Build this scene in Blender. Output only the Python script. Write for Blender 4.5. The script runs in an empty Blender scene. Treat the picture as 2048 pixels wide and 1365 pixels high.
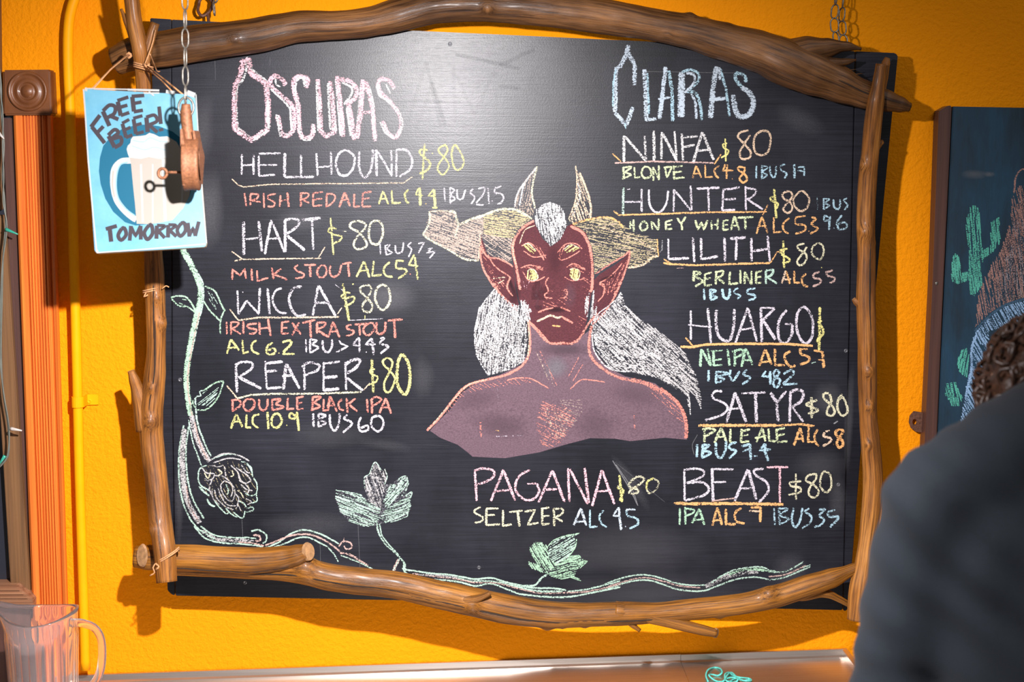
import bpy, bmesh, math, random
from mathutils import Vector, Matrix, noise as mnoise
from mathutils.geometry import tessellate_polygon

R = random.Random(7)
SC = bpy.context.scene
COL = SC.collection

# ------------------------------------------------------------------ camera
FPX = 2048 * 50.0 / 36.0
PITCH, YAW = math.radians(7.0), math.radians(1.5)
CAM = Vector((-0.067, -2.55, 1.82))
cam_data = bpy.data.cameras.new('camera'); cam_data.lens = 50; cam_data.sensor_width = 36
cam_data.clip_start = 0.05
cam = bpy.data.objects.new('camera', cam_data); COL.objects.link(cam)
cam.location = CAM; cam.rotation_euler = (math.pi/2 - PITCH, 0, -YAW)
cam_data.dof.use_dof = True; cam_data.dof.focus_distance = 2.47; cam_data.dof.aperture_fstop = 4.0
SC.camera = cam
CR = cam.rotation_euler.to_matrix()

# a point of the photograph, on the wall-parallel plane that stands d metres in front of the wall
def P(px, py, d=0.0):
    v = CR @ Vector(((px-1024)/FPX, (682.5-py)/FPX, -1.0))
    t = (-d - CAM.y) / v.y
    return CAM + v*t
def PPL(px, py, o, n):
    v = CR @ Vector(((px-1024)/FPX, (682.5-py)/FPX, -1.0))
    return CAM + v*((o-CAM).dot(n)/v.dot(n))

# ------------------------------------------------------------------ light
W = bpy.data.worlds.new('room'); SC.world = W; W.use_nodes = True
W.node_tree.nodes['Background'].inputs[0].default_value = (1.0, 0.90, 0.84, 1)
W.node_tree.nodes['Background'].inputs[1].default_value = 0.16
foot = P(880, 100, 0)
LPOS = Vector((foot.x, -1.30, foot.z))
ld = bpy.data.lights.new('track_spot', 'SPOT'); ld.energy = 228; ld.color = (1.0, 0.96, 0.97)
ld.spot_size = math.radians(129); ld.spot_blend = 1.0; ld.shadow_soft_size = 0.016
lo = bpy.data.objects.new('track_spot', ld); COL.objects.link(lo); lo.location = LPOS
aim = P(680, 1440, 0)
lo.rotation_euler = (aim-LPOS).to_track_quat('-Z', 'Y').to_euler()
rd = bpy.data.lights.new('overhead_fill', 'AREA'); rd.energy = 9; rd.color = (.86, .93, 1.0); rd.shape = 'RECTANGLE'; rd.size = 1.6; rd.size_y = .8
ro_ = bpy.data.objects.new('overhead_fill', rd); COL.objects.link(ro_); ro_.location = (1.2, -1.35, 3.1)  # added soft fill, standing in for ambient room light from above
ro_.rotation_euler = (Vector((.9, -1.0, 1.2))-Vector(ro_.location)).to_track_quat('-Z', 'Y').to_euler()
SC.view_settings.view_transform = 'Standard'; SC.view_settings.look = 'None'
SC.view_settings.gamma = 1; SC.view_settings.use_curve_mapping = False
SC.view_settings.exposure = 0.0
SC.cycles.transparent_max_bounces = 48
SC.cycles.max_bounces = 8

# ------------------------------------------------------------------ material helpers
def mat(name):
    m = bpy.data.materials.new(name); m.use_nodes = True
    nt = m.node_tree; b = nt.nodes['Principled BSDF']
    return m, nt, b
def nd(nt, t, **kw):
    n = nt.nodes.new(t)
    for k, v in kw.items():
        if k.startswith('_'): setattr(n, k[1:], v)
        else: n.inputs[k.replace('__', ' ')].default_value = v
    return n
def lk(nt, a, b): nt.links.new(a, b)
def ramp(nt, stops, fac=None):
    n = nt.nodes.new('ShaderNodeValToRGB'); e = n.color_ramp.elements
    while len(e) < len(stops): e.new(0.5)
    for i, (p, c) in enumerate(stops):
        e[i].position = p; e[i].color = (*c, 1) if len(c) == 3 else c
    if fac is not None: lk(nt, fac, n.inputs[0])
    return n
def coords(nt, scale=(1, 1, 1), attr=None, kind='Object'):
    mp = nt.nodes.new('ShaderNodeMapping'); mp.inputs['Scale'].default_value = scale
    if attr:
        a = nt.nodes.new('ShaderNodeAttribute'); a.attribute_name = attr; lk(nt, a.outputs['Vector'], mp.inputs[0])
    else:
        t = nt.nodes.new('ShaderNodeTexCoord'); lk(nt, t.outputs[kind], mp.inputs[0])
    return mp.outputs[0]
def noisen(nt, vec, scale, detail=3, rough=0.5):
    n = nt.nodes.new('ShaderNodeTexNoise'); n.inputs['Scale'].default_value = scale
    n.inputs['Detail'].default_value = detail; n.inputs['Roughness'].default_value = rough
    lk(nt, vec, n.inputs['Vector']); return n.outputs['Fac']
def bump(nt, h, b, strength=0.3, dist=0.002):
    n = nt.nodes.new('ShaderNodeBump'); n.inputs['Strength'].default_value = strength
    n.inputs['Distance'].default_value = dist; lk(nt, h, n.inputs['Height']); lk(nt, n.outputs[0], b.inputs['Normal'])
    return n
def simple(name, col, rough=0.5, metal=0.0, var=0.15, scale=60, bstr=0.15, coat=0.0, spec=0.5, bd=0.001):
    m, nt, b = mat(name)
    f = noisen(nt, coords(nt), scale, 4)
    lo_ = tuple(max(0, c*(1-var)) for c in col); hi = tuple(min(1, c*(1+var)) for c in col)
    r = ramp(nt, [(0.3, lo_), (0.7, hi)], f); lk(nt, r.outputs[0], b.inputs['Base Color'])
    b.inputs['Roughness'].default_value = rough; b.inputs['Metallic'].default_value = metal
    b.inputs['Coat Weight'].default_value = coat; b.inputs['Specular IOR Level'].default_value = spec
    if bstr: bump(nt, f, b, bstr, bd)
    return m
M = {}
def make_materials():
    # painted stucco wall
    m, nt, b = mat('yellow_stucco'); c = coords(nt)
    big = noisen(nt, c, 2.2, 4, .6); fine = noisen(nt, c, 120, 5, .62); mid = noisen(nt, c, 28, 3)
    r = ramp(nt, [(.3, (.84, .268, .003)), (.7, (.88, .290, .003))], big); lk(nt, r.outputs[0], b.inputs['Base Color'])
    b.inputs['Roughness'].default_value = .75; b.inputs['Specular IOR Level'].default_value = .06
    ad = nd(nt, 'ShaderNodeMath', _operation='MULTIPLY_ADD'); ad.inputs[1].default_value = .5
    lk(nt, mid, ad.inputs[0]); lk(nt, fine, ad.inputs[2]); bump(nt, ad.outputs[0], b, .85, .0045); M['wall'] = m
    M['yellow_paint'] = simple('yellow_pipe_paint', (.86, .33, .002), .5, spec=.1, var=.04, scale=40, bstr=.1)
    # blackboard paint
    m, nt, b = mat('blackboard_paint'); c = coords(nt)
    grain = noisen(nt, coords(nt, (6, 1, 420)), 1.0, 4, .7)
    cloud = noisen(nt, coords(nt, (1, 1, .7)), 5.0, 5, .6)
    fine = noisen(nt, c, 420, 2)
    r = ramp(nt, [(.35, (.010, .0105, .0145)), (.8, (.027, .028, .038))], cloud)
    r2 = ramp(nt, [(.25, (.55, .55, .55)), (.75, (1.35, 1.35, 1.35))], grain)
    mx = nd(nt, 'ShaderNodeMix', _data_type='RGBA', _blend_type='MULTIPLY'); mx.inputs[0].default_value = 1
    lk(nt, r.outputs[0], mx.inputs[6]); lk(nt, r2.outputs[0], mx.inputs[7]); lk(nt, mx.outputs[2], b.inputs['Base Color'])
    b.inputs['Roughness'].default_value = .335; b.inputs['Specular IOR Level'].default_value = .29
    ad = nd(nt, 'ShaderNodeMath', _operation='MULTIPLY_ADD'); ad.inputs[1].default_value = .5
    lk(nt, fine, ad.inputs[0]); lk(nt, grain, ad.inputs[2]); bump(nt, ad.outputs[0], b, .22, .0008); M['board'] = m
    M['board_edge'] = simple('board_edge', (.02, .018, .018), .6)
    # chalk: grit sits on the tooth of the board
    for nm, gritty in (('chalk', True), ('dust', False), ('paint', None)):
        m, nt, b = mat(nm)
        a = nd(nt, 'ShaderNodeAttribute', _attribute_name='Col'); lk(nt, a.outputs['Color'], b.inputs['Base Color'])
        b.inputs['Roughness'].default_value = .95 if nm != 'paint' else .5
        b.inputs['Specular IOR Level'].default_value = .1
        if gritty is not None:
            n1 = noisen(nt, coords(nt, (1, 1, 1.7)), 330, 3, .65)
            n2 = noisen(nt, coords(nt, (1, 1, 1.3)), 46, 2)
            mr = nd(nt, 'ShaderNodeMapRange'); mr.inputs[1].default_value = .32; mr.inputs[2].default_value = .68
            lk(nt, n1, mr.inputs[0])
            s = nd(nt, 'ShaderNodeMath', _operation='ADD'); lk(nt, mr.outputs[0], s.inputs[0]); lk(nt, a.outputs['Alpha'], s.inputs[1])
            t = nd(nt, 'ShaderNodeMath', _operation='MULTIPLY_ADD'); lk(nt, n2, t.inputs[0]); t.inputs[1].default_value = .7
            lk(nt, s.outputs[0], t.inputs[2])
            if gritty:
                u = nd(nt, 'ShaderNodeMapRange'); u.inputs[1].default_value = 1.36; u.inputs[2].default_value = 1.62
                lk(nt, t.outputs[0], u.inputs[0]); lk(nt, u.outputs[0], b.inputs['Alpha'])
            else:
                v = nd(nt, 'ShaderNodeMapRange'); v.inputs[3].default_value = .6; v.inputs[4].default_value = 1.15
                v.clamp = False; lk(nt, mr.outputs[0], v.inputs[0])
                w = nd(nt, 'ShaderNodeMath', _operation='MULTIPLY', _use_clamp=True)
                lk(nt, v.outputs[0], w.inputs[0]); lk(nt, a.outputs['Alpha'], w.inputs[1]); lk(nt, w.outputs[0], b.inputs['Alpha'])
        M[nm] = m
    # varnished branches: grain follows attribute rest = (length, cos, sin)
    def wood(name, dark, midc, light, rough=.33, coat=.08):
        m, nt, b = mat(name)
        g = noisen(nt, coords(nt, (5, 110, 110), 'rest'), 1.6, 6, .7)
        fl = noisen(nt, coords(nt, (10, 330, 330), 'rest'), 1.2, 3, .6)
        bl = noisen(nt, coords(nt, (4, 14, 14), 'rest'), 1.3, 4, .6)
        r = ramp(nt, [(.28, dark), (.5, midc), (.74, light)], bl)
        r2 = ramp(nt, [(.36, (.16, .11, .08)), (.47, (.78, .74, .70)), (.64, (1.5, 1.45, 1.3))], g)
        mx = nd(nt, 'ShaderNodeMix', _data_type='RGBA', _blend_type='MULTIPLY'); mx.inputs[0].default_value = .85
        lk(nt, r.outputs[0], mx.inputs[6]); lk(nt, r2.outputs[0], mx.inputs[7]); lk(nt, mx.outputs[2], b.inputs['Base Color'])
        rr_ = nd(nt, 'ShaderNodeMapRange'); rr_.inputs[1].default_value = .3; rr_.inputs[2].default_value = .7; rr_.inputs[3].default_value = .62; rr_.inputs[4].default_value = .34
        lk(nt, fl, rr_.inputs[0]); lk(nt, rr_.outputs[0], b.inputs['Roughness']); b.inputs['Specular IOR Level'].default_value = .3
        b.inputs['Coat Weight'].default_value = coat; b.inputs['Coat Roughness'].default_value = .2
        ad = nd(nt, 'ShaderNodeMath', _operation='ADD'); lk(nt, g, ad.inputs[0]); lk(nt, fl, ad.inputs[1])
        bump(nt, ad.outputs[0], b, .5, .0016); return m
    M['branch'] = wood('varnished_branch', (.10, .034, .006), (.24, .090, .017), (.38, .165, .038))
    M['branch_pale'] = wood('pale_varnished_branch', (.09, .034, .004), (.21, .080, .009), (.33, .140, .020))
    M['branch_dark'] = wood('dark_varnished_branch', (.040, .016, .005), (.095, .040, .012), (.19, .085, .030))
    M['end_grain'] = simple('sawn_end_grain', (.32, .17, .075), .6, var=.3, scale=150, bstr=.2)
    M['crack'] = simple('dark_split', (.02, .010, .005), .9, bstr=0)
    # flat timber trim, vertical grain
    def timber(name, dark, light, rough=.4, sc=(120, 120, 2.2), bs=.25):
        m, nt, b = mat(name); g = noisen(nt, coords(nt, sc), 1.0, 5, .6)
        r = ramp(nt, [(.3, dark), (.7, light)], g); lk(nt, r.outputs[0], b.inputs['Base Color'])
        b.inputs['Roughness'].default_value = rough; b.inputs['Coat Weight'].default_value = .15; bump(nt, g, b, bs, .001); return m
    M['trim'] = timber('orange_stained_pine', (.55, .105, .014), (.82, .22, .030))
    M['block'] = timber('brown_stained_block', (.12, .038, .011), (.18, .060, .017), sc=(40, 40, 20))
    M['sash'] = timber('raw_fir', (.08, .034, .012), (.20, .095, .034), .6)
    M['sill'] = timber('sill_timber', (.14, .05, .02), (.34, .16, .08), .6, (2.2, 60, 160))
    M['darkframe'] = timber('dark_stained_frame', (.05, .020, .016), (.10, .042, .030), .5)
    m, nt, b = mat('dark_window_glass'); b.inputs['Base Color'].default_value = (.022, .024, .034, 1); b.inputs['Roughness'].default_value = .3
    f = noisen(nt, coords(nt, (4, 4, 200)), 1, 3); bump(nt, f, b, .1, .001); M['glass_dark'] = m
    # metals
    M['steel'] = simple('worn_steel_chain', (.22, .20, .17), .42, .7, var=.45, scale=220, bstr=.3)
    M['rust'] = simple('rusty_iron', (.22, .085, .036), .62, .25, var=.35, scale=260, bstr=.5)
    M['rust_dark'] = simple('dark_rusty_iron', (.12, .05, .03), .6, .3, var=.4, scale=260, bstr=.5)
    m, nt, b = mat('brushed_counter_steel')
    g = noisen(nt, coords(nt, (3, 300, 300)), 1, 4, .7)
    r = ramp(nt, [(.3, (.50, .45, .41)), (.7, (.62, .57, .53))], g); lk(nt, r.outputs[0], b.inputs['Base Color'])
    b.inputs['Metallic'].default_value = .95; b.inputs['Roughness'].default_value = .33; bump(nt, g, b, .15, .0004); M['counter'] = m
    # string
    M['twine'] = simple('jute_twine', (.50, .24, .10), .8, var=.3, scale=500, bstr=.5)
    M['teal'] = simple('teal_twine', (.10, .52, .44), .7, var=.3, scale=400, bstr=.5)
    M['cable'] = simple('clear_green_cable', (.12, .13, .11), .4, bstr=0)
    M['bulb_green'] = simple('green_mini_bulb', (.03, .28, .20), .2, bstr=0)
    M['bulb_clear'] = simple('clear_mini_bulb', (.55, .50, .46), .15, bstr=0)
    # clothes, skin, hair
    m, nt, b = mat('black_cotton'); g = noisen(nt, coords(nt), 900, 2)
    r = ramp(nt, [(.3, (.005, .009, .015)), (.7, (.011, .018, .028))], g); lk(nt, r.outputs[0], b.inputs['Base Color'])
    b.inputs['Roughness'].default_value = .85; b.inputs['Sheen Weight'].default_value = .04; b.inputs['Sheen Roughness'].default_value = .5
    bump(nt, g, b, .3, .0006); M['shirt'] = m
    M['denim'] = simple('dark_denim', (.03, .04, .07), .85, scale=500)
    M['skin'] = simple('skin', (.46, .24, .15), .5, var=.08, scale=30, bstr=.1)
    M['hair'] = simple('dark_brown_hair', (.032, .014, .008), .42, var=.5, scale=120, bstr=.3)
    M['shoe'] = simple('shoe_leather', (.02, .015, .012), .5)
    # jug plastic
    m, nt, b = mat('clear_plastic'); b.inputs['Base Color'].default_value = (.99, .96, .95, 1)
    b.inputs['Transmission Weight'].default_value = 1; b.inputs['Roughness'].default_value = .05; b.inputs['IOR'].default_value = 1.25
    df = nd(nt, 'ShaderNodeBsdfDiffuse'); df.inputs[0].default_value = (.80, .68, .68, 1)
    mxs = nd(nt, 'ShaderNodeMixShader'); mxs.inputs[0].default_value = .07; lk(nt, b.outputs[0], mxs.inputs[1]); lk(nt, df.outputs[0], mxs.inputs[2])
    lk(nt, mxs.outputs[0], nt.nodes['Material Output'].inputs[0]); M['plastic'] = m
    M['floor'] = simple('concrete_floor', (.16, .12, .09), .6, scale=8)
    M['sign_side'] = simple('beige_board_edge', (.55, .42, .26), .7, scale=80)
    m, nt, b = mat('sign_print_blue'); c = coords(nt)
    a = noisen(nt, c, 14, 5, .65); sp = noisen(nt, c, 90, 4, .7)
    r = ramp(nt, [(.3, (.055, .21, .31)), (.7, (.11, .29, .38))], a); lk(nt, r.outputs[0], b.inputs['Base Color'])
    b.inputs['Roughness'].default_value = .45; bump(nt, sp, b, .08, .0005); M['sign_blue'] = m
    M['screw'] = simple('painted_screw', (.10, .10, .11), .4, .4, bstr=0)
    M['navy_board'] = None
    m, nt, b = mat('navy_board_paint'); v = noisen(nt, coords(nt, (9, 1, 2.5)), 1.5, 5, .65); g = noisen(nt, coords(nt, (300, 1, 8)), 1, 3)
    r = ramp(nt, [(.35, (.005, .016, .028)), (.65, (.008, .045, .085))], v); lk(nt, r.outputs[0], b.inputs['Base Color'])
    b.inputs['Roughness'].default_value = .6; bump(nt, g, b, .2, .0008); M['navy_board'] = m
make_materials()

# ------------------------------------------------------------------ object helpers
def tag(o, label=None, cat=None, group=None, kind=None):
    if label: o['label'] = label
    if cat: o['category'] = cat
    if group: o['group'] = group
    if kind: o['kind'] = kind
    return o
def empty(name, loc, label, cat, group=None):
    o = bpy.data.objects.new(name, None); COL.objects.link(o); o.location = loc; o.empty_display_size = .02
    return tag(o, label, cat, group)
def link(name, me, mats, parent=None, smooth=False):
    if not isinstance(mats, (list, tuple)): mats = [mats]
    for m in mats: me.materials.append(m)
    o = bpy.data.objects.new(name, me); COL.objects.link(o)
    if smooth:
        for p in me.polygons: p.use_smooth = True
    if parent is not None:
        o.parent = parent
        if parent.type == 'EMPTY': o.matrix_parent_inverse = Matrix.Translation(-parent.location)   # mesh points are world points
    return o
def obj_pd(name, vs, fs, mats, parent=None, smooth=False, mi=None):
    me = bpy.data.meshes.new(name); me.from_pydata([tuple(v) for v in vs], [], fs)
    if mi: me.polygons.foreach_set('material_index', mi)
    me.update()
    return link(name, me, mats, parent, smooth)
def obj_bm(name, bm, mats, parent=None, smooth=False):
    me = bpy.data.meshes.new(name); bm.normal_update(); bm.to_mesh(me); bm.free()
    return link(name, me, mats, parent, smooth)
def add_box(bm, lo_, hi, bev=0.0, mi=0):
    g = bmesh.ops.create_cube(bm, size=1.0)
    s = [hi[i]-lo_[i] for i in range(3)]; c = [(hi[i]+lo_[i])/2 for i in range(3)]
    for v in g['verts']: v.co = Vector((v.co.x*s[0]+c[0], v.co.y*s[1]+c[1], v.co.z*s[2]+c[2]))
    if bev:
        es = list({e for v in g['verts'] for e in v.link_edges})
        bmesh.ops.bevel(bm, geom=es, offset=bev, segments=2, affect='EDGES')
def prism(pts, depth_vec, bev=0.0):
    """bmesh slab: front polygon pts (3D), extruded by depth_vec backwards"""
    bm = bmesh.new()
    f = [bm.verts.new(p) for p in pts]; k = [bm.verts.new(Vector(p)+depth_vec) for p in pts]
    bm.faces.new(f); bm.faces.new(k[::-1]); n = len(f)
    for i in range(n): bm.faces.new((f[i], k[i], k[(i+1) % n], f[(i+1) % n]))
    bmesh.ops.recalc_face_normals(bm, faces=bm.faces)
    if bev: bmesh.ops.bevel(bm, geom=list(bm.edges), offset=bev, segments=2, affect='EDGES')
    return bm
def catmull(pts, step):
    pts = [Vector(p) for p in pts]
    if len(pts) < 3: return resample(pts, step)
    out = []; n = len(pts)
    closed = (pts[0]-pts[-1]).length < 1e-6
    for i in range(n-1):
        p0 = pts[i-1] if i > 0 else (pts[-2] if closed else pts[0]*2-pts[1])
        p1, p2 = pts[i], pts[i+1]
        p3 = pts[i+2] if i+2 < n else (pts[1] if closed else pts[-1]*2-pts[-2])
        k = max(2, int((p2-p1).length/step)+1)
        for j in range(k):
            t = j/k
            out.append(.5*((2*p1)+(p2-p0)*t+(2*p0-5*p1+4*p2-p3)*t*t+(3*p1-p0-3*p2+p3)*t**3))
    out.append(pts[-1]); return out
def resample(pts, step):
    pts = [Vector(p) for p in pts]; out = []
    for a, b in zip(pts, pts[1:]):
        k = max(1, int((b-a).length/step))
        for j in range(k): out.append(a.lerp(b, j/k))
    out.append(pts[-1]); return out

def tube_mesh(path, radii, seg=14, knob=0.0, seed=0, cap=True, ring_step=None, flat=1.0, end_mi=1, vs=None, fs=None, mi=None, rest=None):
    """swept tube with per-point radii and organic unevenness; returns lists"""
    vs = [] if vs is None else vs; fs = [] if fs is None else fs; mi = [] if mi is None else mi; rest = [] if rest is None else rest
    n = len(path); base = len(vs); L = 0.0
    up = Vector((0, 1, 0)); prevn = None
    for i, p in enumerate(path):
        t = (path[min(i+1, n-1)]-path[max(i-1, 0)]).normalized()
        if prevn is None:
            nn = up - t*up.dot(t)
            if nn.length < .1: nn = Vector((1, 0, 0)) - t*t.x
        else: nn = prevn - t*prevn.dot(t)
        nn.normalize(); prevn = nn; bb = t.cross(nn)
        if i: L += (p-path[i-1]).length
        for k in range(seg):
            a = 2*math.pi*k/seg; ca, sa = math.cos(a), math.sin(a)
            r = radii[i]
            if knob:
                q = Vector((L*9+seed*7.3, ca*1.1, sa*1.1)); r *= 1+knob*mnoise.noise(q)+knob*.5*mnoise.noise(Vector((L*34+seed, ca*2, sa*2)))
            vs.append(p+nn*(ca*r*flat)+bb*(sa*r)); rest.append((L+seed*3.1, ca*.03, sa*.03))
    for i in range(n-1):
        for k in range(seg):
            a = base+i*seg+k; b_ = base+i*seg+(k+1) % seg
            fs.append((a, b_, b_+seg, a+seg)); mi.append(0)
    if cap:
        for i, rev in ((0, True), (n-1, False)):
            vs.append(path[i]); c = len(vs)-1; rest.append((i*.1+seed, 0, 0))
            for k in range(seg):
                a = base+i*seg+k; b_ = base+i*seg+(k+1) % seg
                fs.append((b_, a, c) if rev else (a, b_, c)); mi.append(end_mi)
    return vs, fs, mi, rest
def tube_obj(name, vs, fs, mi, rest, mats, parent, smooth=True):
    o = obj_pd(name, vs, fs, mats, parent, smooth, mi)
    at = o.data.attributes.new('rest', 'FLOAT_VECTOR', 'POINT'); at.data.foreach_set('vector', [c for r in rest for c in r])
    for p in o.data.polygons:
        if p.material_index: p.use_smooth = False
    return o
def thin_tube(name, pts3, r, m, parent, seg=8, cap=True, step=.004, smooth_path=True, r_end=None):
    path = catmull(pts3, step) if smooth_path else [Vector(p) for p in pts3]
    n = len(path); rr = [r if r_end is None else r+(r_end-r)*i/(n-1) for i in range(n)]
    v, f, mi, rs = tube_mesh(path, rr, seg, cap=cap, end_mi=0)
    return obj_pd(name, v, f, m, parent, True, mi)
# ------------------------------------------------------------------ chalk and print drawing
PAL = {  # natural colours of the chalks and printing inks
 'w': (0.5328, 0.4896, 0.5472),
 'W': (0.544, 0.5304, 0.5304),
 'p': (0.688, 0.4, 0.448),
 'b': (0.3276, 0.4836, 0.5616),
 'B': (0.444, 0.518, 0.592),
 'y': (0.6068, 0.5576, 0.205),
 'r': (0.68, 0.2125, 0.17),
 'g': (0.3276, 0.5148, 0.3588),
 'G': (0.38, 0.532, 0.4408),
 'o': (0.68, 0.357, 0.1445),
 'k': (0.5928, 0.4368, 0.312),
 'c': (0.5624, 0.5328, 0.37),
 'e': (0.4836, 0.546, 0.3276),
 'n': (0.368, 0.288, 0.24),
 'h': (0.4092, 0.396, 0.396),
 's': (0.093, 0.0298, 0.036),
 'S': (0.1425, 0.0902, 0.1121),
 'd': (0.2, 0.2, 0.22),
 'x': (0.012, 0.012, 0.015),
 'q': (0.578, 0.204, 0.1615),
 'f': (0.3848, 0.3256, 0.1924),
 'm': (0.4675, 0.323, 0.289),
 't': (0.22, 0.22, 0.23),
 'K': (0.0375, 0.03, 0.036),
 'D': (0.008, 0.080, 0.135),
 'M': (0.2678, 0.2411, 0.2098),
 'V': (0.3136, 0.3231, 0.3136),
 'U': (0.1536, 0.2816, 0.3584),
 'C': (0.1, 0.42, 0.32),
 'L': (0.28, 0.44, 0.66),
 'T': (0.36, 0.2, 0.17),
 'N': (0.3, 0.26, 0.28),
 'Z': (0.05, 0.1, 0.16),
 'v': (0.36, 0.288, 0.2448),
}
class Art:
    """collects flat marks lying on a plane: ribbons, filled shapes, hatching and smudges"""
    def __init__(self, proj, normal, material, seed=1):
        self.proj, self.n, self.m = proj, normal, material
        self.v, self.f, self.c = [], [], []; self.rnd = random.Random(seed); self.k = 0
    def lift(self):
        self.k += 1; return (self.k % 12)*0.000012
    def put(self, x, y, h, col, a):
        self.v.append(self.proj(x, y)+self.n*h); self.c.append((*col, a)); return len(self.v)-1
    def ribbon(self, pts, w, col, dens=.8, smooth=False, jit=.16, h0=0.0, taper=False, solid=False):
        pts = [Vector((x, y)) for x, y in pts]
        path = catmull(pts, 3.0) if smooth else resample(pts, 4.0)
        if len(path) < 2: return
        h = h0+self.lift(); n = len(path); prev = None; ph = self.rnd.random()*50
        dv = self.rnd.uniform(-.06, .06) if not solid else 0
        for i, p in enumerate(path):
            t = path[min(i+1, n-1)]-path[max(i-1, 0)]
            if t.length < 1e-6: t = Vector((1, 0))
            t.normalize(); nn = Vector((-t.y, t.x))
            hw = w*.5*(1+jit*mnoise.noise(Vector((i*.35+ph, ph, 0))))
            if taper: hw *= max(.25, 1-.75*i/(n-1))
            q = p+nn*(mnoise.noise(Vector((ph, i*.2, 3)))*.5 if not solid else 0)
            e = 1.0 if solid else .45
            if not solid and (i == 0 or i == n-1): hw *= .75
            d = dens+dv
            row = [self.put(q.x+nn.x*hw*s, q.y+nn.y*hw*s, h, col, (d if abs(s) < .9 else (1 if solid else d*e))) for s in (-1, -.6, .6, 1)]
            if prev:
                for j in range(3): self.f.append((prev[j], prev[j+1], row[j+1], row[j]))
            prev = row
    def fill(self, pts, col, dens, h0=0.0):
        P2 = [Vector((x, y, 0)) for x, y in pts]; h = h0+self.lift()
        ids = [self.put(x, y, h, col, dens) for x, y in pts]
        for t in tessellate_polygon([P2]): self.f.append(tuple(ids[i] for i in t))
    def disc(self, cx, cy, rx, ry, col, dens, ang=0, h0=0.0):
        h = h0+self.lift(); ca, sa = math.cos(math.radians(ang)), math.sin(math.radians(ang)); n = 22
        c = self.put(cx, cy, h, col, dens); prev = None
        rings = []
        for fr, dd in ((.35, .85), (.7, .4), (1, 0)):
            ring = []
            for k in range(n):
                a = 2*math.pi*k/n; wob = 1+.18*mnoise.noise(Vector((cx*.1+math.cos(a)*1.5, cy*.1+math.sin(a)*1.5, fr)))
                x, y = rx*fr*wob*math.cos(a), ry*fr*wob*math.sin(a)
                ring.append(self.put(cx+x*ca-y*sa, cy+x*sa+y*ca, h, col, dens*dd))
            rings.append(ring)
        for k in range(n): self.f.append((c, rings[0][k], rings[0][(k+1) % n]))
        for a_, b_ in zip(rings, rings[1:]):
            for k in range(n): self.f.append((a_[k], b_[k], b_[(k+1) % n], a_[(k+1) % n]))
    def hatch(self, pts, w, col, dens, ang, space, jit=.5, h0=0.0, curve=0.0):
        """scribble strokes clipped to a polygon"""
        a = math.radians(ang); d = Vector((math.cos(a), math.sin(a))); nn = Vector((-d.y, d.x))
        pp = [Vector(p) for p in pts]
        lo_ = min(p.dot(nn) for p in pp); hi = max(p.dot(nn) for p in pp); s = lo_+space*.5
        while s < hi:
            xs = []
            for p, q in zip(pp, pp[1:]+pp[:1]):
                u, v = p.dot(nn)-s, q.dot(nn)-s
                if (u > 0) != (v > 0): xs.append((p+(q-p)*(u/(u-v))).dot(d))
            xs.sort()
            for x0, x1 in zip(xs[::2], xs[1::2]):
                if x1-x0 < w: continue
                x = x0
                while x < x1-1:
                    ln = self.rnd.uniform(18, 55); e = min(x1, x+ln)
                    if x1-e < 6: e = x1
                    off = self.rnd.uniform(-jit, jit)*space; off2 = self.rnd.uniform(-jit, jit)*space
                    a0 = d*x+nn*(s+off); a1 = d*e+nn*(s+off2); mid = (a0+a1)/2+nn*curve*self.rnd.uniform(.3, 1)
                    if self.rnd.random() < .93: self.ribbon([a0, mid, a1], w*self.rnd.uniform(.7, 1.2), col, dens*self.rnd.uniform(.8, 1.1), True, h0=h0)
                    if e >= x1-.01: break
                    x = e-1.5
            s += space
    def build(self, name, parent, label=None):
        if not self.v: return None
        o = obj_pd(name, self.v, self.f, self.m, parent)
        ca = o.data.color_attributes.new('Col', 'FLOAT_COLOR', 'POINT')
        ca.data.foreach_set('color', [x for c in self.c for x in c])
        if label: o['label'] = label
        if name in ('chalk_smudge', 'erased_lettering', 'chalk_portrait_hair', 'chalk_portrait_lines', 'chalk_portrait_horns', 'chalk_portrait_eyes', 'chalk_hill', 'chalk_dome', 'chalk_cactus', 'worn_edge', 'chalk_hop_cone', 'chalk_vine'): o['kind'] = 'stuff'
        return o
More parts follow.
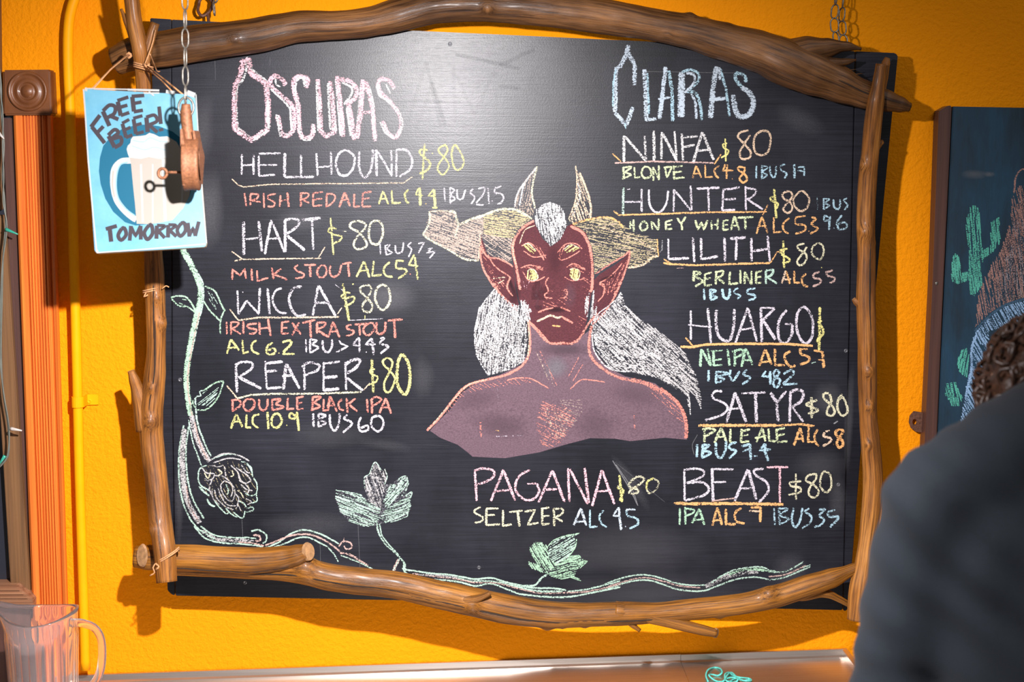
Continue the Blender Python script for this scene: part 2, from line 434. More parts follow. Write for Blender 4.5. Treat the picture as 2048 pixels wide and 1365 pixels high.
def parse(txt, proj, n, parent, mats, base_h=0.0003):
    """the marks written down as: N name|label ; O x0 y0 k ; <colour><width>[~] points ; H/F/D shapes"""
    art = None; nm = lb = None; x0 = y0 = 0.0; k = 1.0; lay = 0; out = []; kind = 'chalk'
    def flush():
        if art is not None: out.append(art.build(nm, parent, lb))
    for line in txt.strip().splitlines():
        line = line.strip()
        if not line or line[0] == '#': continue
        if line.startswith('N '):
            flush(); a = line[2:].split('|'); nm = a[0]; lb = a[1] if len(a) > 1 and a[1] else None; kind = a[2] if len(a) > 2 else 'chalk'
            lay += 1; art = Art(proj, n, mats[kind], seed=len(out)+3); hb = base_h+lay*.00002; continue
        if line.startswith('O '):
            x0, y0, k = [float(t) for t in line[2:].split()]; continue
        for st in line.split(';'):
            tk = st.split()
            if not tk: continue
            code = tk[0]; pts = [(x0+float(a)/k, y0+float(b)/k) for a, b in (t.split(',') for t in tk[1:] if ',' in t)]
            ex = [float(t) for t in tk[1:] if ',' not in t]
            if code[0] == '!':     # !Fcol dens / !Hcol width dens ang space curve / !Dcol dens rx ry ang
                c = PAL[code[2]]
                if code[1] == 'F': art.fill(pts, c, ex[0], hb)
                elif code[1] == 'H': art.hatch(pts, ex[0], c, ex[1], ex[2], ex[3], curve=ex[4] if len(ex) > 4 else 0, h0=hb)
                elif code[1] == 'D':
                    for p in pts: art.disc(p[0], p[1], ex[1], ex[2], c, ex[0], ex[3] if len(ex) > 3 else 0, hb)
                continue
            sm = code.endswith('~'); cc = code.rstrip('~'); c = PAL[cc[0]]; w = float(cc[1:] or 4)
            d = ex[0] if ex else .8
            if len(pts) == 1: pts = [pts[0], (pts[0][0]+1.8, pts[0][1]+.8)]; w = max(w, 3)
            art.ribbon(pts, w, c, d, sm, h0=hb, solid=(kind == 'paint'), jit=.05 if kind == 'paint' else .16)
    flush(); return out
CHALK_DUST = '''
N chalk_smudge|faint grey smears of wiped chalk|dust
O 0 0 1
!Dt .22 34 90 0 418,420
!Dt .16 25 80 4 405,260
!Dt .16 120 45 0 660,70
!Dt .12 60 40 0 780,600
!Dt .16 50 26 0 600,440
!Dt .10 40 34 0 780,452
!Dt .14 60 34 0 775,590
!Dt .12 26 46 0 845,755
!Dt .15 150 60 0 960,130
!Dt .12 90 120 0 1000,210
!Dt .14 80 70 0 1080,200
!Dt .10 90 30 0 660,870
!Dt .08 60 14 10 770,890
!Dt .16 34 40 0 1655,800
!Dt .12 60 34 0 1640,930
!Dt .14 20 60 0 1675,1000
!Dt .12 100 30 0 620,1050
!Dt .10 200 40 0 1300,1180
!Dt .12 40 40 0 1580,1140
!Dt .18 22 10 30 1560,120
!Dt .13 60 26 25 1600,240
!Dt .16 10 110 3 1698,840
!Dt .14 10 90 0 358,1000
!Dt .10 160 60 0 1260,1100
!Dt .12 14 70 -35 1262,965
N erased_lettering|ghost outlines of old rubbed-out letters|dust
O 600 0 3.412
x8 730,860 860,420 0.080 ; x8 800,880 900,560 0.070 ; x8 860,420 960,860 0.070 ; x8 900,560 990,860 0.055
x8 1050,440 1060,840 0.070 ; x8 1060,500 1190,780 1330,480 0.065 ; x8 1330,440 1340,860 0.070
x8 1355,440 1500,470 0.055 ; x8 1350,590 1500,600 0.055 ; x8~ 1700,460 1600,470 1580,600 1700,680 1730,760 0.055
x8~ 1060,370 1200,400 1380,435 1500,380 1600,340 0.080 ; x5~ 600,700 800,690 1100,700 0.035
O 0 0 1
t1.5 430,120 431,160 .3 ; t1 540,115 540,130 .4 ; t1 520,440 820,437 .12 ; t1 460,880 900,892 .12
t1 1290,143 1470,146 .5 ; t1~ 640,1075 642,1150 645,1160 .35 ; t1 716,1050 720,1140 .4 ; t1 484,1040 486,1085 .4
t2~ 1225,922 1250,962 1275,1010 .7 ; t2~ 1232,930 1262,975 1276,1012 .6 ; t1 1230,925 1330,1005 .3 ; t1.5~ 1395,870 1385,890 1388,910 .5
'''
CHALK_TEXT = '''
N chalk_heading|pink chalk heading OSCURAS in tall double-stroked capitals
O 440 90 5.12
p13 238,145 207,310 160,400 150,520 150,720 155,860 325,975 500,860 .75
p13 490,860 492,600 475,400 320,290 285,130 .7
p11~ 675,410 620,340 560,320 515,370 540,440 640,530 740,620 765,760 745,880 690,925 630,900 590,720 .8
p11~ 880,440 895,350 830,325 765,350 760,460 800,620 810,800 830,930 880,955 945,930 955,810 .8
p11 1000,350 1020,600 1030,880 1090,935 1170,895 1160,650 1130,370 .8
p11 1200,320 1235,640 1262,940 ; p10~ 1215,350 1330,370 1395,450 1385,540 1290,610 ; p10 1315,600 1350,760 1372,975
p11 1400,960 1440,700 1465,355 ; p10 1490,370 1560,640 1590,985 ; p8 1460,690 1560,690
p9~ 1785,450 1740,375 1660,345 1620,390 1640,480 1720,560 1830,700 1855,830 1800,945 1720,900 1665,780
W6 278,120 270,250 230,370 175,420 165,520 170,740 180,850 325,960 ; W5 300,150 330,250 480,370 500,480
W7 490,560 500,860 ; W6 480,880 340,980 ; W4~ 620,430 575,400 570,340 ; W5 520,450 640,560 720,650 735,880 ; W6 580,710 620,940
W6~ 870,430 850,340 790,360 770,460 800,650 830,940 930,970 ; W5 940,810 975,900 ; W5 990,370 1005,880 ; W6 1105,390 1130,870 ; W5 1150,500 1190,880
W5 1185,340 1235,930 ; W5~ 1250,385 1340,430 1350,500 1270,610 ; W6 1300,640 1340,930 ; W7 1450,380 1400,940
W5 1530,430 1580,640 ; W6~ 1605,420 1640,520 1700,560 1830,690 1865,820 1830,920 ; W5 1640,790 1690,900 1770,950 ; W4 1700,400 1745,500
N chalk_heading|pale blue chalk heading CLARAS in tall double-stroked capitals
O 1200 80 6.024
B10 345,60 310,190 250,310 200,345 185,500 185,700 180,870 ; B10 325,130 385,240 420,300 412,545 ; B9 180,880 240,940 310,1040 400,810
b4 195,350 160,500 155,800 ; b3 300,1000 312,1070
B11 535,355 550,600 560,960 ; b5 570,400 590,900 ; B7 540,965 680,950 ; B10 790,325 760,600 715,950 ; b8 830,370 865,600 875,980 ; B6 700,712 860,690
B15 985,390 975,930 ; b6~ 985,390 1080,360 1180,400 1180,500 1050,620 ; B6~ 1040,400 1130,420 1130,520 1020,640 ; b7~ 1050,630 1150,640 1210,800 1222,970 ; B6~ 1100,650 1150,760 1160,950
B12 1405,320 1360,600 1330,940 ; b6 1450,350 1520,600 1560,920 ; B8 1370,718 1510,700 ; B6 1440,330 1440,480
b8~ 1760,510 1740,430 1650,400 1630,460 1700,560 1790,620 ; B12~ 1700,570 1800,640 1845,750 1810,880 1740,920 1650,890 1600,660
N chalk_lettering|white chalk name HELLHOUND with a yellow price of 80
O 460 280 3.657
w4.6 88,105 85,255 ; w5 172,105 172,255 ; w4 80,187 180,180
w5 210,115 212,265 ; w4.6 212,100 370,98 ; w4.6 205,185 345,183 ; w4.6 212,265 330,253
w6.5 402,95 400,270 ; w5.5 400,272 615,270 ; w5 520,110 520,265 ; w5 632,98 642,262 ; w5 738,85 742,255 ; w4.6 640,200 740,192
w5.6~ 850,76 795,105 775,180 800,250 855,258 902,200 907,120 850,76
w5.6~ 945,85 945,200 978,275 1020,240 1040,160 1045,70 ; w6.5 1070,70 1072,265 ; w5 1075,75 1185,265 ; w4.6 1178,75 1185,262
w5 1217,72 1217,272 ; w5~ 1215,70 1290,75 1330,140 1320,210 1240,270
k2.8 15,285 60,330 100,345 300,325 700,320 1050,318 1270,314 1335,270
y4.5 1422,30 1408,290 ; y5~ 1445,75 1400,70 1388,95 1425,130 1462,165 1455,205 1420,235 1385,245 ; y2 1478,97
y4~ 1580,35 1530,60 1530,90 1560,120 1600,180 1590,220 1555,255 1520,220 1525,180 1560,130 1590,80 1580,40 ; y4.4~ 1645,35 1622,90 1630,170 1650,215 1682,215 1710,165 1690,100 1645,35
N chalk_lettering|chalk line IRISH RED ALE ALC 4.4 IBUS 21.5
r4 105,390 120,485 ; r4.4 150,395 148,485 ; r4~ 148,395 205,400 195,430 150,445 ; r4 160,445 225,455 ; r4 247,390 250,497 ; r4~ 335,395 285,405 280,430 325,455 320,485 275,487
r4.5 370,405 365,490 ; r5 420,385 430,490 ; r3.5 365,445 430,440
r5 520,385 518,487 ; r4~ 520,388 575,395 560,425 525,435 ; r4 525,435 580,462 ; r4.5 608,385 610,485 ; r4 607,390 680,380 ; r4 607,437 675,430 ; r4 607,485 675,478
r4.5 708,400 705,490 ; r4~ 705,395 760,400 768,430 745,465 700,490 ; r5 838,385 800,492 ; r5 840,385 878,485 ; r4 815,440 870,435
r4.5 910,395 906,488 950,485 ; r4.5 972,385 968,490 ; r4.5 972,388 1035,378 ; r4 972,430 1020,427 ; r4.5 968,490 1032,485
y4.5 1120,375 1088,470 ; y4.5 1122,380 1158,470 ; y3 1100,432 1150,430 ; y4.5 1182,370 1188,462 1250,460 ; y5~ 1305,365 1280,395 1285,440 1308,465
y4 1380,350 1358,402 1412,405 ; y6 1388,350 1392,480 ; o3 1430,466 ; y3.5 1490,360 1450,410 1500,410 ; y6 1492,365 1500,490 ; y4 1478,496 1517,496
w4 1567,350 1572,450 ; w4 1610,345 1612,470 ; w4~ 1610,350 1642,368 1615,400 1645,430 1610,455 ; w4~ 1660,362 1665,425 1700,430 1722,362 ; w4~ 1778,358 1758,385 1790,420 1765,470
w4~ 1815,358 1860,350 1850,400 1800,462 ; w4 1800,472 1855,476 ; w4 1888,350 1895,468 ; w2 1915,445 ; w4 1940,350 1985,340 ; w4~ 1940,350 1935,385 1985,395 2000,425 1980,460 1955,472
N chalk_lettering|white chalk name HART with a price of 80 and IBUS 33
O 440 420 4.452
w7 210,105 212,400 ; w6.5 345,100 372,370 ; w4.5 230,260 350,250 ; w6 455,90 400,395 ; w5.5 458,92 575,378 ; w4.5 430,257 540,255
w6.5 579,90 583,375 ; w5.5~ 577,90 640,80 702,95 685,150 590,215 ; w6.5 600,230 755,360 ; w7 728,90 895,72 ; w5 820,85 830,355
y4.2 985,70 1010,400 ; y4.4~ 1038,168 985,160 965,190 1010,220 1082,235 1070,270 1010,300 ; c2 1090,190 1125,193
c5~ 1295,120 1230,100 1165,118 1165,160 1240,205 1305,290 1290,335 1220,350 1190,310 1215,250 1290,165 1300,125 ; c5.5~ 1395,95 1340,130 1325,220 1350,295 1410,302 1450,220 1440,130 1395,95
w3.5 1425,290 1430,395 ; w4.4 1470,315 1482,405 ; w3.5~ 1470,320 1512,312 1490,350 1532,380 1485,402 ; w4~ 1560,315 1570,380 1620,372 1635,290 ; w4~ 1705,290 1675,318 1705,350 1678,420
w3.5 1765,300 1818,293 1765,385 ; w4 1850,345 1890,340 1840,385 1918,370 1865,430
k3 105,370 198,438 ; k3 130,455 198,440 500,436 900,430 ; k3 880,420 935,330
N chalk_lettering|chalk line MILK STOUT ALC 5.4
r4.4 110,622 110,530 180,585 220,525 232,612 ; r5 280,525 285,630 ; r4.5 330,540 335,632 430,605 ; r5 462,515 478,615 ; r4.5 545,525 480,575 600,622
r4.4~ 695,490 665,515 690,545 745,570 735,600 670,612 ; r4.4 750,490 855,490 ; r5.5 800,495 808,597 ; r4.6~ 895,500 865,545 880,595 925,595 950,550 935,500 895,500
r4.6~ 985,495 980,560 1010,597 1060,570 1080,490 ; r4.6 1088,482 1172,468 ; r5 1140,478 1150,595
y5 1282,460 1215,598 ; y5 1288,465 1330,602 ; y3.5 1240,548 1325,535 ; y4.5 1370,455 1355,590 1440,578 ; y4.6~ 1512,465 1465,510 1460,560 1490,592 1538,595
y4.4 1570,450 1638,455 ; y4.6~ 1572,450 1570,518 1640,525 1660,560 1585,612 ; y4.4 1730,398 1680,490 1765,500 ; y5 1735,420 1760,620 ; r2 1690,570
N chalk_lettering|white chalk name WICCA with a price of 80
O 430 560 5.12
w4.6 230,110 240,350 ; w5.5 240,350 325,212 ; w5 325,212 452,352 ; w5.5 450,350 460,78 ; w2.4 280,125 ; w6 540,85 560,355
w5~ 685,85 625,110 590,190 610,270 660,330 738,342 ; w6~ 888,68 805,90 758,190 790,310 850,370 932,355 ; w5.5 1060,52 1002,365 ; w6 1062,60 1235,370 ; w5 1020,235 1175,235
k3.4 150,298 238,415 ; k4 240,415 450,385 850,386 1275,380 ; k2.6 1255,350 1300,285
y6 1310,38 1372,420 ; y4.2~ 1385,135 1340,133 1297,168 1330,190 1422,172 1410,230 1325,272 ; y3 1405,46 1422,42 ; w1.4 1230,48 1310,110
c5~ 1560,55 1495,72 1495,125 1560,190 1612,260 1590,325 1525,318 1510,262 1560,190 1598,112 1585,62 1555,54 ; c5.6~ 1720,50 1658,90 1640,190 1680,285 1735,302 1790,220 1780,100 1720,50
w1.8 1380,415 1720,398 ; y2 1535,360 1535,405
N chalk_lettering|chalk lines IRISH EXTRA STOUT, ALC 6.2 and IBUS 44.3
r4.6 120,430 122,558 ; r5 165,430 165,562 ; r4~ 165,432 242,438 225,475 170,500 ; r4.6 180,505 265,557 ; r5 290,422 292,557 ; r4.6~ 430,448 340,458 340,490 422,512 405,545 350,552
r5 455,430 460,562 ; r5.5 545,400 570,575 ; r4 460,500 555,490 ; r5 687,430 682,550 ; r4.6 685,435 760,425 ; r4.4 685,495 740,490 ; r4.6 680,552 755,545 ; r5.5 790,440 882,558 ; r5 865,435 790,568
r5 895,442 1028,410 ; r5.5 975,430 982,590 ; r5.5 1045,440 1045,548 ; r4.6~ 1045,438 1132,440 1110,480 1050,505 ; r5.4 1060,522 1162,588 ; r5.2 1212,430 1160,588 ; r5.5 1212,432 1275,588 ; r4.4 1180,532 1260,525
r4.8~ 1398,462 1352,472 1355,500 1420,525 1400,560 1342,578 ; r5 1430,458 1560,450 ; r5 1480,455 1485,568 ; r5~ 1590,440 1530,480 1525,540 1570,568 1622,520 1630,460 1590,440
r5.4~ 1655,435 1655,530 1700,555 1742,510 1745,430 ; r5 1770,418 1922,405 ; r5.5 1835,410 1845,595
y5 165,610 122,758 ; y5 168,612 248,722 ; y4.4 135,698 230,690 ; y5 280,615 290,750 345,735 ; y5~ 425,618 378,660 385,730 455,762 ; y5~ 592,642 540,680 530,740 565,768 620,742 605,705 545,722 ; y2.4 650,750
y5.5~ 690,640 760,622 780,655 695,748 ; y4.4 690,758 815,760
w4 930,610 935,742 ; w5 975,605 975,752 ; w4.4~ 975,608 1042,622 1000,660 1062,692 980,748 ; w5~ 1102,620 1110,710 1155,742 1195,690 1200,610 ; w4.4 1270,620 1290,652 1358,682 1240,742
w4.6 1470,590 1410,665 1480,675 ; w4.8 1478,590 1480,748 ; w2.4 1545,738 ; w4.6 1605,598 1540,665 1645,662 ; w5.5 1608,600 1625,768 ; w4.8~ 1690,598 1732,600 1690,650 1775,685 1695,755
N chalk_lettering|white chalk name REAPER with a yellow price of 80
O 430 700 4.876
w6.5 205,150 215,415 ; w5.5~ 195,148 270,118 360,130 350,190 225,270 ; w7 235,270 452,378 ; w4.6 490,108 505,375 ; w6 495,132 662,115 ; w5.5 505,212 605,200 ; w5.5 505,378 650,365
w7 695,135 668,388 ; w6.5 700,140 825,378 ; w5.5 655,260 762,245 ; w5.5 867,130 875,392 ; w5.5~ 845,165 920,125 1015,150 990,205 875,250
w5 1060,118 1060,402 ; w5.5 1060,135 1218,115 ; w7 1068,270 1195,260 ; w7 1060,395 1212,380 ; w4.6 1270,120 1280,395 ; w7~ 1270,145 1350,98 1412,100 1380,170 1285,232 ; w6.5 1290,275 1442,398
k3.4 115,350 225,480 ; c4.4 215,475 350,440 550,430 1000,428 1430,412 ; k3 1450,395 1510,322
y6 1528,90 1545,418 ; y4.4~ 1560,190 1515,200 1530,240 1582,262 1570,310 1498,345
y4.8~ 1690,80 1638,105 1650,150 1700,200 1752,270 1740,345 1700,412 1658,400 1652,320 1700,220 1732,130 1690,80 ; y7~ 1825,40 1788,110 1775,230 1785,355 1850,435 1893,360 1902,240 1880,120 1830,40
N chalk_lettering|chalk lines DOUBLE BLACK IPA, ALC 10.9 and IBUS 60
r5 172,490 172,600 ; r4.6~ 158,492 232,490 248,540 168,602 ; r5.2~ 330,480 285,510 285,570 330,597 378,560 382,500 330,480 ; r5~ 430,480 435,560 470,592 508,555 515,478
r5 560,480 560,592 ; r5~ 558,485 642,485 595,530 668,558 565,592 ; r5 712,470 705,580 772,575 ; r5 800,460 802,580 ; r4.4 800,468 865,455 ; r4.4 800,522 852,515 ; r4.4 800,582 862,575
r5.5 955,455 950,590 ; r5~ 955,460 1032,462 972,512 1022,552 935,592 ; r4.6 1060,480 1055,592 1100,590 ; r5.4 1122,452 1102,595 ; r5.4 1128,455 1190,602 ; r4.4 1090,547 1172,540
r5~ 1240,482 1205,520 1215,572 1258,590 ; r5 1287,470 1292,612 ; r5 1370,475 1300,530 1388,600 ; r5 1483,480 1490,612 ; r5.4 1530,480 1530,622 ; r4.6~ 1515,495 1570,460 1622,490 1540,548
r5.4 1665,472 1605,618 ; r5.4 1668,478 1717,622 ; r4.4 1630,562 1702,560
y5.6 208,630 155,768 ; y5.6 212,630 268,752 ; y4.4 180,702 245,695 ; y5 310,632 302,755 352,758 ; y5~ 432,628 375,650 370,720 425,762 ; y5.5 512,605 520,772 ; y5.5~ 595,622 555,670 560,740 610,757 652,700 632,640 595,622
y3 695,735 ; y5~ 790,650 740,618 728,660 782,668 800,605 ; y5.5 800,610 818,790
w5.5 958,620 962,752 ; w5 1010,622 1010,755 ; w4.6~ 1010,622 1082,642 1020,680 1082,712 1010,752 ; w5.4~ 1120,630 1125,730 1165,790 1207,730 1217,618 ; w4.8~ 1292,635 1260,672 1338,718 1248,808
w5~ 1425,655 1400,720 1420,792 1492,782 1485,740 1420,765 ; w5~ 1590,645 1530,670 1530,750 1590,797 1640,740 1630,670 1590,645
N chalk_lettering|off-white chalk name NINFA with a price of 80
O 1210 250 4.096
W6.5 155,88 155,305 ; W6 162,92 338,300 ; W5.5 325,90 336,300 ; W6.5 400,48 402,292 ; W5.5 465,58 462,280 ; W6 470,65 588,295 ; W5 570,52 585,290
W6 628,72 640,298 ; W5 625,105 762,93 ; W5 635,182 735,162 ; W6.5 797,58 722,305 ; W6.5 800,65 890,288 ; W5 750,212 848,205
m3.8 80,312 400,300 620,304 890,312 ; o3 60,235 130,300 ; o3.4 895,322 950,240
y4 985,112 990,300 .95 ; y4~ 1000,150 965,160 975,190 1012,210 1000,240 950,270 .95
k5~ 1175,45 1110,60 1090,100 1140,155 1192,220 1180,270 1120,277 1105,220 1145,150 1188,80 ; k5~ 1330,50 1270,55 1222,110 1225,210 1270,247 1332,222 1357,120 1335,55 1290,45
N chalk_lettering|chalk line BLONDE ALC 4.8 IBUS 17
e5 150,345 155,442 ; e4.4~ 145,350 215,345 165,388 212,410 140,442 ; e4 240,345 245,432 288,425 ; e4.6~ 315,350 300,400 325,435 372,420 375,370 345,342 315,350 ; e5 395,345 395,458 ; e4 398,352 440,448 ; e5 440,332 440,452
e4.6 490,350 507,432 ; e4.4~ 480,350 542,345 530,382 507,430 ; e5 562,332 567,448 ; e4.4 565,347 635,335 ; e4 565,390 630,380 ; e4.6 565,440 652,430
o4.4 745,335 718,437 ; o4.4 748,338 788,432 ; o3.5 730,402 775,395 ; o4 820,328 822,427 882,425 ; o4.4~ 935,333 898,365 905,410 932,437 ; o4 985,322 965,375 1052,374 ; o5 1000,325 995,442 ; o2.4 1040,440
o4.6~ 1150,352 1095,345 1095,370 1150,410 1162,450 1130,472 1102,440 1130,400 1150,360
b4 1240,335 1238,437 ; b4.6 1285,330 1285,447 ; b4~ 1285,335 1332,350 1290,385 1327,410 1285,442 ; b4.4~ 1350,338 1355,400 1385,432 1400,380 1402,338 ; b4.4~ 1475,322 1438,340 1445,372 1488,402 1465,442 ; b5.5 1550,322 1550,437 ; b4 1580,347 1632,345 1630,417 ; b4 1575,375 1630,378
N chalk_lettering|pale chalk name HUNTER with a price of 80 and IBUS 9.6
G5.5 152,515 145,740 ; w5 300,525 300,712 ; w4 160,630 300,630 ; w2.6 180,530 205,525 ; w5~ 360,530 362,640 400,708 450,712 500,650 517,540 ; w4.6 565,528 560,712 ; w4.6 568,535 705,702 ; w5 700,498 710,698
w5.5 750,522 937,515 ; w5 845,520 850,708 ; w5 970,530 960,702 ; w5 965,532 1105,510 ; w5 970,612 1072,605 ; w5.4 960,702 1065,695 ; w4.6 1150,502 1155,700 ; w4.6~ 1145,515 1235,535 1205,590 1160,608 ; w5 1165,608 1292,692
o4 70,705 115,740 400,730 900,715 1325,712 ; o3.4 1290,738 1335,655
y5.5 1385,525 1402,765 ; y4.6~ 1400,580 1355,600 1370,625 1417,645 1400,690
k4.8~ 1515,545 1455,560 1460,600 1520,640 1532,690 1495,722 1458,690 1490,640 1532,590 1515,545 ; k4.8~ 1600,545 1545,600 1550,660 1600,707 1652,680 1672,610 1640,558 1600,545
b3 1738,595 1740,692 .6 ; b4.4 1790,600 1790,692 ; b4~ 1790,605 1837,610 1800,640 1837,660 1790,692 ; b4.4~ 1870,610 1875,670 1910,692 1925,650 1925,610 ; b4.4~ 1982,600 1955,620 1987,655 1960,697
b4.4~ 1840,760 1800,745 1798,785 1840,775 1840,745 ; b5 1838,760 1835,862 ; b3 1870,845 ; b5~ 1940,740 1900,800 1920,857 1977,840 1965,800 1910,812
N chalk_lettering|chalk line HONEY WHEAT ALC 5.3
e4.4 207,790 207,852 ; e5.4 235,775 235,877 ; e4 205,822 240,820 ; e5~ 312,790 285,830 310,867 348,835 330,795 310,790 ; e5 382,790 387,862 ; e5 382,792 437,862 ; e4.4 440,768 440,852 ; e4.8 497,790 497,857 ; e4.4 495,792 552,780 ; e4 495,822 540,815 ; e4.6 495,857 550,850
e4.6 590,762 625,812 ; e5 660,752 627,812 632,862 ; e5.4 740,780 760,857 790,800 810,857 840,780 ; e4.8 870,785 872,857 ; e5 925,768 920,857 ; e4 870,822 925,815 ; e5 967,780 967,862 ; e4.4 965,787 1012,780 ; e4 965,822 1007,818 ; e4.4 965,862 1012,855
e5 1060,748 1030,862 ; e5.4 1062,750 1102,867 ; e4 1035,827 1092,825 ; e5 1085,760 1215,755 ; e5.4 1147,760 1150,857
o4.8 1285,752 1240,892 ; o4.6 1288,756 1332,887 ; o3.6 1255,832 1322,825 ; o4.4 1382,758 1382,882 1447,875 ; o4.6~ 1510,763 1460,810 1465,865 1502,892 ; o4.4 1560,757 1642,745 ; o4.6~ 1565,755 1560,812 1632,820 1637,865 1558,892 ; o2.6 1665,870
o4.8~ 1690,757 1728,770 1690,812 1742,850 1680,892
N chalk_lettering|lilac chalk name LILITH with a price of 80
O 1300 460 4.876
w4 178,82 178,280 ; w6 180,285 380,275 ; w5.6 418,72 432,315 ; w6 497,80 500,292 ; w6 505,285 662,258 ; w6 725,72 730,308 ; w6.5 780,85 932,75 ; w5.6 845,85 835,297 ; w5.6 988,80 990,308 ; w5.4 1145,58 1167,308 ; w6 1000,205 1152,185
o4.6 130,322 200,335 450,345 900,330 1170,325 .9 ; o3 130,285 212,332 ; o3 1170,325 1240,215 1290,208 ; m1.5 260,375 330,370
y5 1298,105 1307,372 ; y5~ 1340,185 1270,200 1290,242 1355,280 1350,312 1290,322
t3 120,100 118,200 90,218 .6
c4.6~ 1505,135 1440,150 1450,190 1522,240 1510,320 1460,347 1433,310 1480,240 1532,165 ; c4.6~ 1640,130 1590,160 1575,220 1610,270 1662,287 1692,220 1682,155 1640,130
N chalk_lettering|chalk lines BERLINER ALC 5.5 and IBUS 5
e6.5 430,395 425,502 ; e5.5~ 425,402 492,422 430,452 515,500 440,552 ; e5 535,430 532,547 ; e4.6 535,432 602,415 ; e4.6 535,482 592,470 ; e5 530,547 602,535 ; e5.4 645,400 640,532 ; e4.6~ 632,415 712,400 700,447 650,467 ; e5.4 655,468 727,522
e5.4 780,408 772,527 860,520 ; e5.4 880,392 882,527 ; e5.4 925,408 922,527 ; e5 925,412 985,532 ; e4.6 990,400 990,532 ; e5.4 1037,400 1032,522 ; e4.6 1035,412 1092,400 ; e4.4 1035,462 1087,455 ; e5 1030,522 1087,515
G5.4 1130,395 1130,527 ; G5.4~ 1130,395 1202,392 1182,442 1135,462 ; G5 1145,465 1237,522
k5 1323,398 1285,522 ; o5 1328,400 1362,527 ; k4.4 1300,482 1375,480 ; o5 1405,400 1407,515 1462,515 ; o5.4~ 1522,428 1480,470 1490,530 1540,557 ; m5 1590,432 1652,410 ; m5~ 1590,432 1600,470 1662,482 1655,522 1585,552
m5 1708,417 1782,395 ; m5~ 1715,417 1735,450 1797,465 1790,500 1752,522 ; y3 1668,366
b5 525,575 530,682 ; b6 587,575 592,682 ; b5~ 585,582 642,595 590,632 652,657 590,687 ; b6~ 705,575 715,650 750,672 777,630 777,572 ; b4.6~ 862,568 820,590 830,620 882,640 850,672 ; b4.6 950,580 1027,570 ; b5.4~ 950,582 955,622 1022,637 1017,670 958,687
N chalk_lettering|lilac chalk name HUARGO with a yellow dollar stroke
O 1340 600 5.535
w5 228,118 230,442 ; w6 418,92 452,485 ; w3.6 200,275 320,290 465,300 ; w7~ 517,112 505,200 530,380 600,450 660,440 700,310 714,102
w6 860,88 722,478 ; w6 864,95 960,462 ; w4.4 790,330 902,312 ; w6.5 1005,85 1015,468 ; w4.4 1000,88 1157,90 ; w6.5 1155,95 1030,228 ; w7 1035,235 1165,440
w6.5~ 1290,112 1215,210 1195,330 1215,450 1280,475 1340,400 1357,280 ; w4.4 1270,265 1357,270 ; w6~ 1470,78 1410,150 1400,300 1440,430 1510,482 1572,400 1577,230 1530,120 1470,78
y6.5 1658,80 1650,560 ; y6~ 1680,230 1645,250 1690,320 1690,380 1640,430 1630,470
o5.4 115,520 230,525 400,495 900,485 1300,490 1580,510 .95 ; o4 170,420 250,505
N chalk_lettering|chalk lines NEIPA ALC 5.7 and IBUS 48.2
g6 345,545 335,742 ; g5.4 350,550 447,727 ; g5.4 415,542 452,732 ; g6 480,565 482,732 ; g4.4 450,570 582,560 ; g4.4 480,667 572,655 ; g4.6 480,727 577,720 ; g6 635,542 657,727 ; g6 715,560 717,737 ; g5.4~ 685,575 780,550 812,570 780,612 720,642
g6 835,538 790,742 ; g6 838,542 917,722 ; g4.6 800,672 892,665
o6 1055,548 985,732 ; o6 1058,550 1122,717 ; o4.4 1000,692 1117,680 ; o6 1160,542 1162,722 1272,725 ; o6~ 1332,568 1270,612 1280,680 1340,742 1387,725 ; o4.6 1422,545 1522,545 ; o6~ 1440,550 1452,600 1532,632 1532,682 1438,717 ; G3 1565,703 1612,688
o5 1590,560 1682,577 ; o7 1685,570 1702,752 ; o4 1640,662 1702,670
b6 428,778 425,902 ; b6 512,790 510,927 ; b5~ 505,797 592,800 642,818 530,850 602,880 500,922 ; b5.6~ 670,775 665,850 700,892 742,840 767,788 ; b5~ 852,773 810,822 888,865 800,937
b5 1062,788 1020,845 1115,850 ; b6 1107,790 1110,937 ; b5.6~ 1180,775 1150,800 1160,850 1217,890 1180,970 1140,930 1160,870 1212,810 1180,775 ; b3.4 1230,965 ; b5.6~ 1255,822 1340,778 1362,820 1250,932 ; b5 1250,938 1412,925
N chalk_lettering|lilac chalk name SATYR with a price of 80
O 1370 770 6.024
w5.4~ 447,80 370,75 328,120 350,170 470,220 512,290 430,370 242,427 ; w6.5 605,88 500,452 ; w7.5 608,105 735,447 ; w4.4 560,290 682,280 ; w5 680,105 972,90 ; w7.5 850,100 860,452
w7.5 1030,92 1102,215 ; w6 1217,72 1105,215 ; w6.5 1102,215 1122,442 ; w6 1270,88 1258,447 ; w6.5~ 1260,95 1350,57 1422,90 1400,190 1292,268 ; w5.6 1295,270 1422,447
c7 1520,150 1525,402 ; c5.6~ 1592,185 1460,232 1530,270 1602,302 1560,332 1480,347
c5.6~ 1730,100 1670,110 1675,170 1760,240 1802,320 1770,372 1710,350 1720,290 1762,200 1740,110 ; c5.6~ 1890,110 1840,190 1840,300 1890,372 1952,340 1952,270 1900,150 1850,180 ; t4 1790,470 1840,435 .8
o6.5 160,492 700,487 1100,490 .95 ; o5 1100,490 1400,475 1560,497
N chalk_lettering|chalk lines PALE ALE ALC 5.8 and IBUS 7.4
e5.6 235,530 232,692 ; e5.6~ 205,540 290,525 362,547 300,590 235,617 ; e6.4 435,518 352,702 ; e6 438,522 500,697 ; e4.8 380,632 482,620 ; e5.6 547,530 542,692 620,690 ; e6.5 682,530 672,692 ; e5 670,560 782,535 ; e5 680,612 762,600 ; e5 670,692 772,680
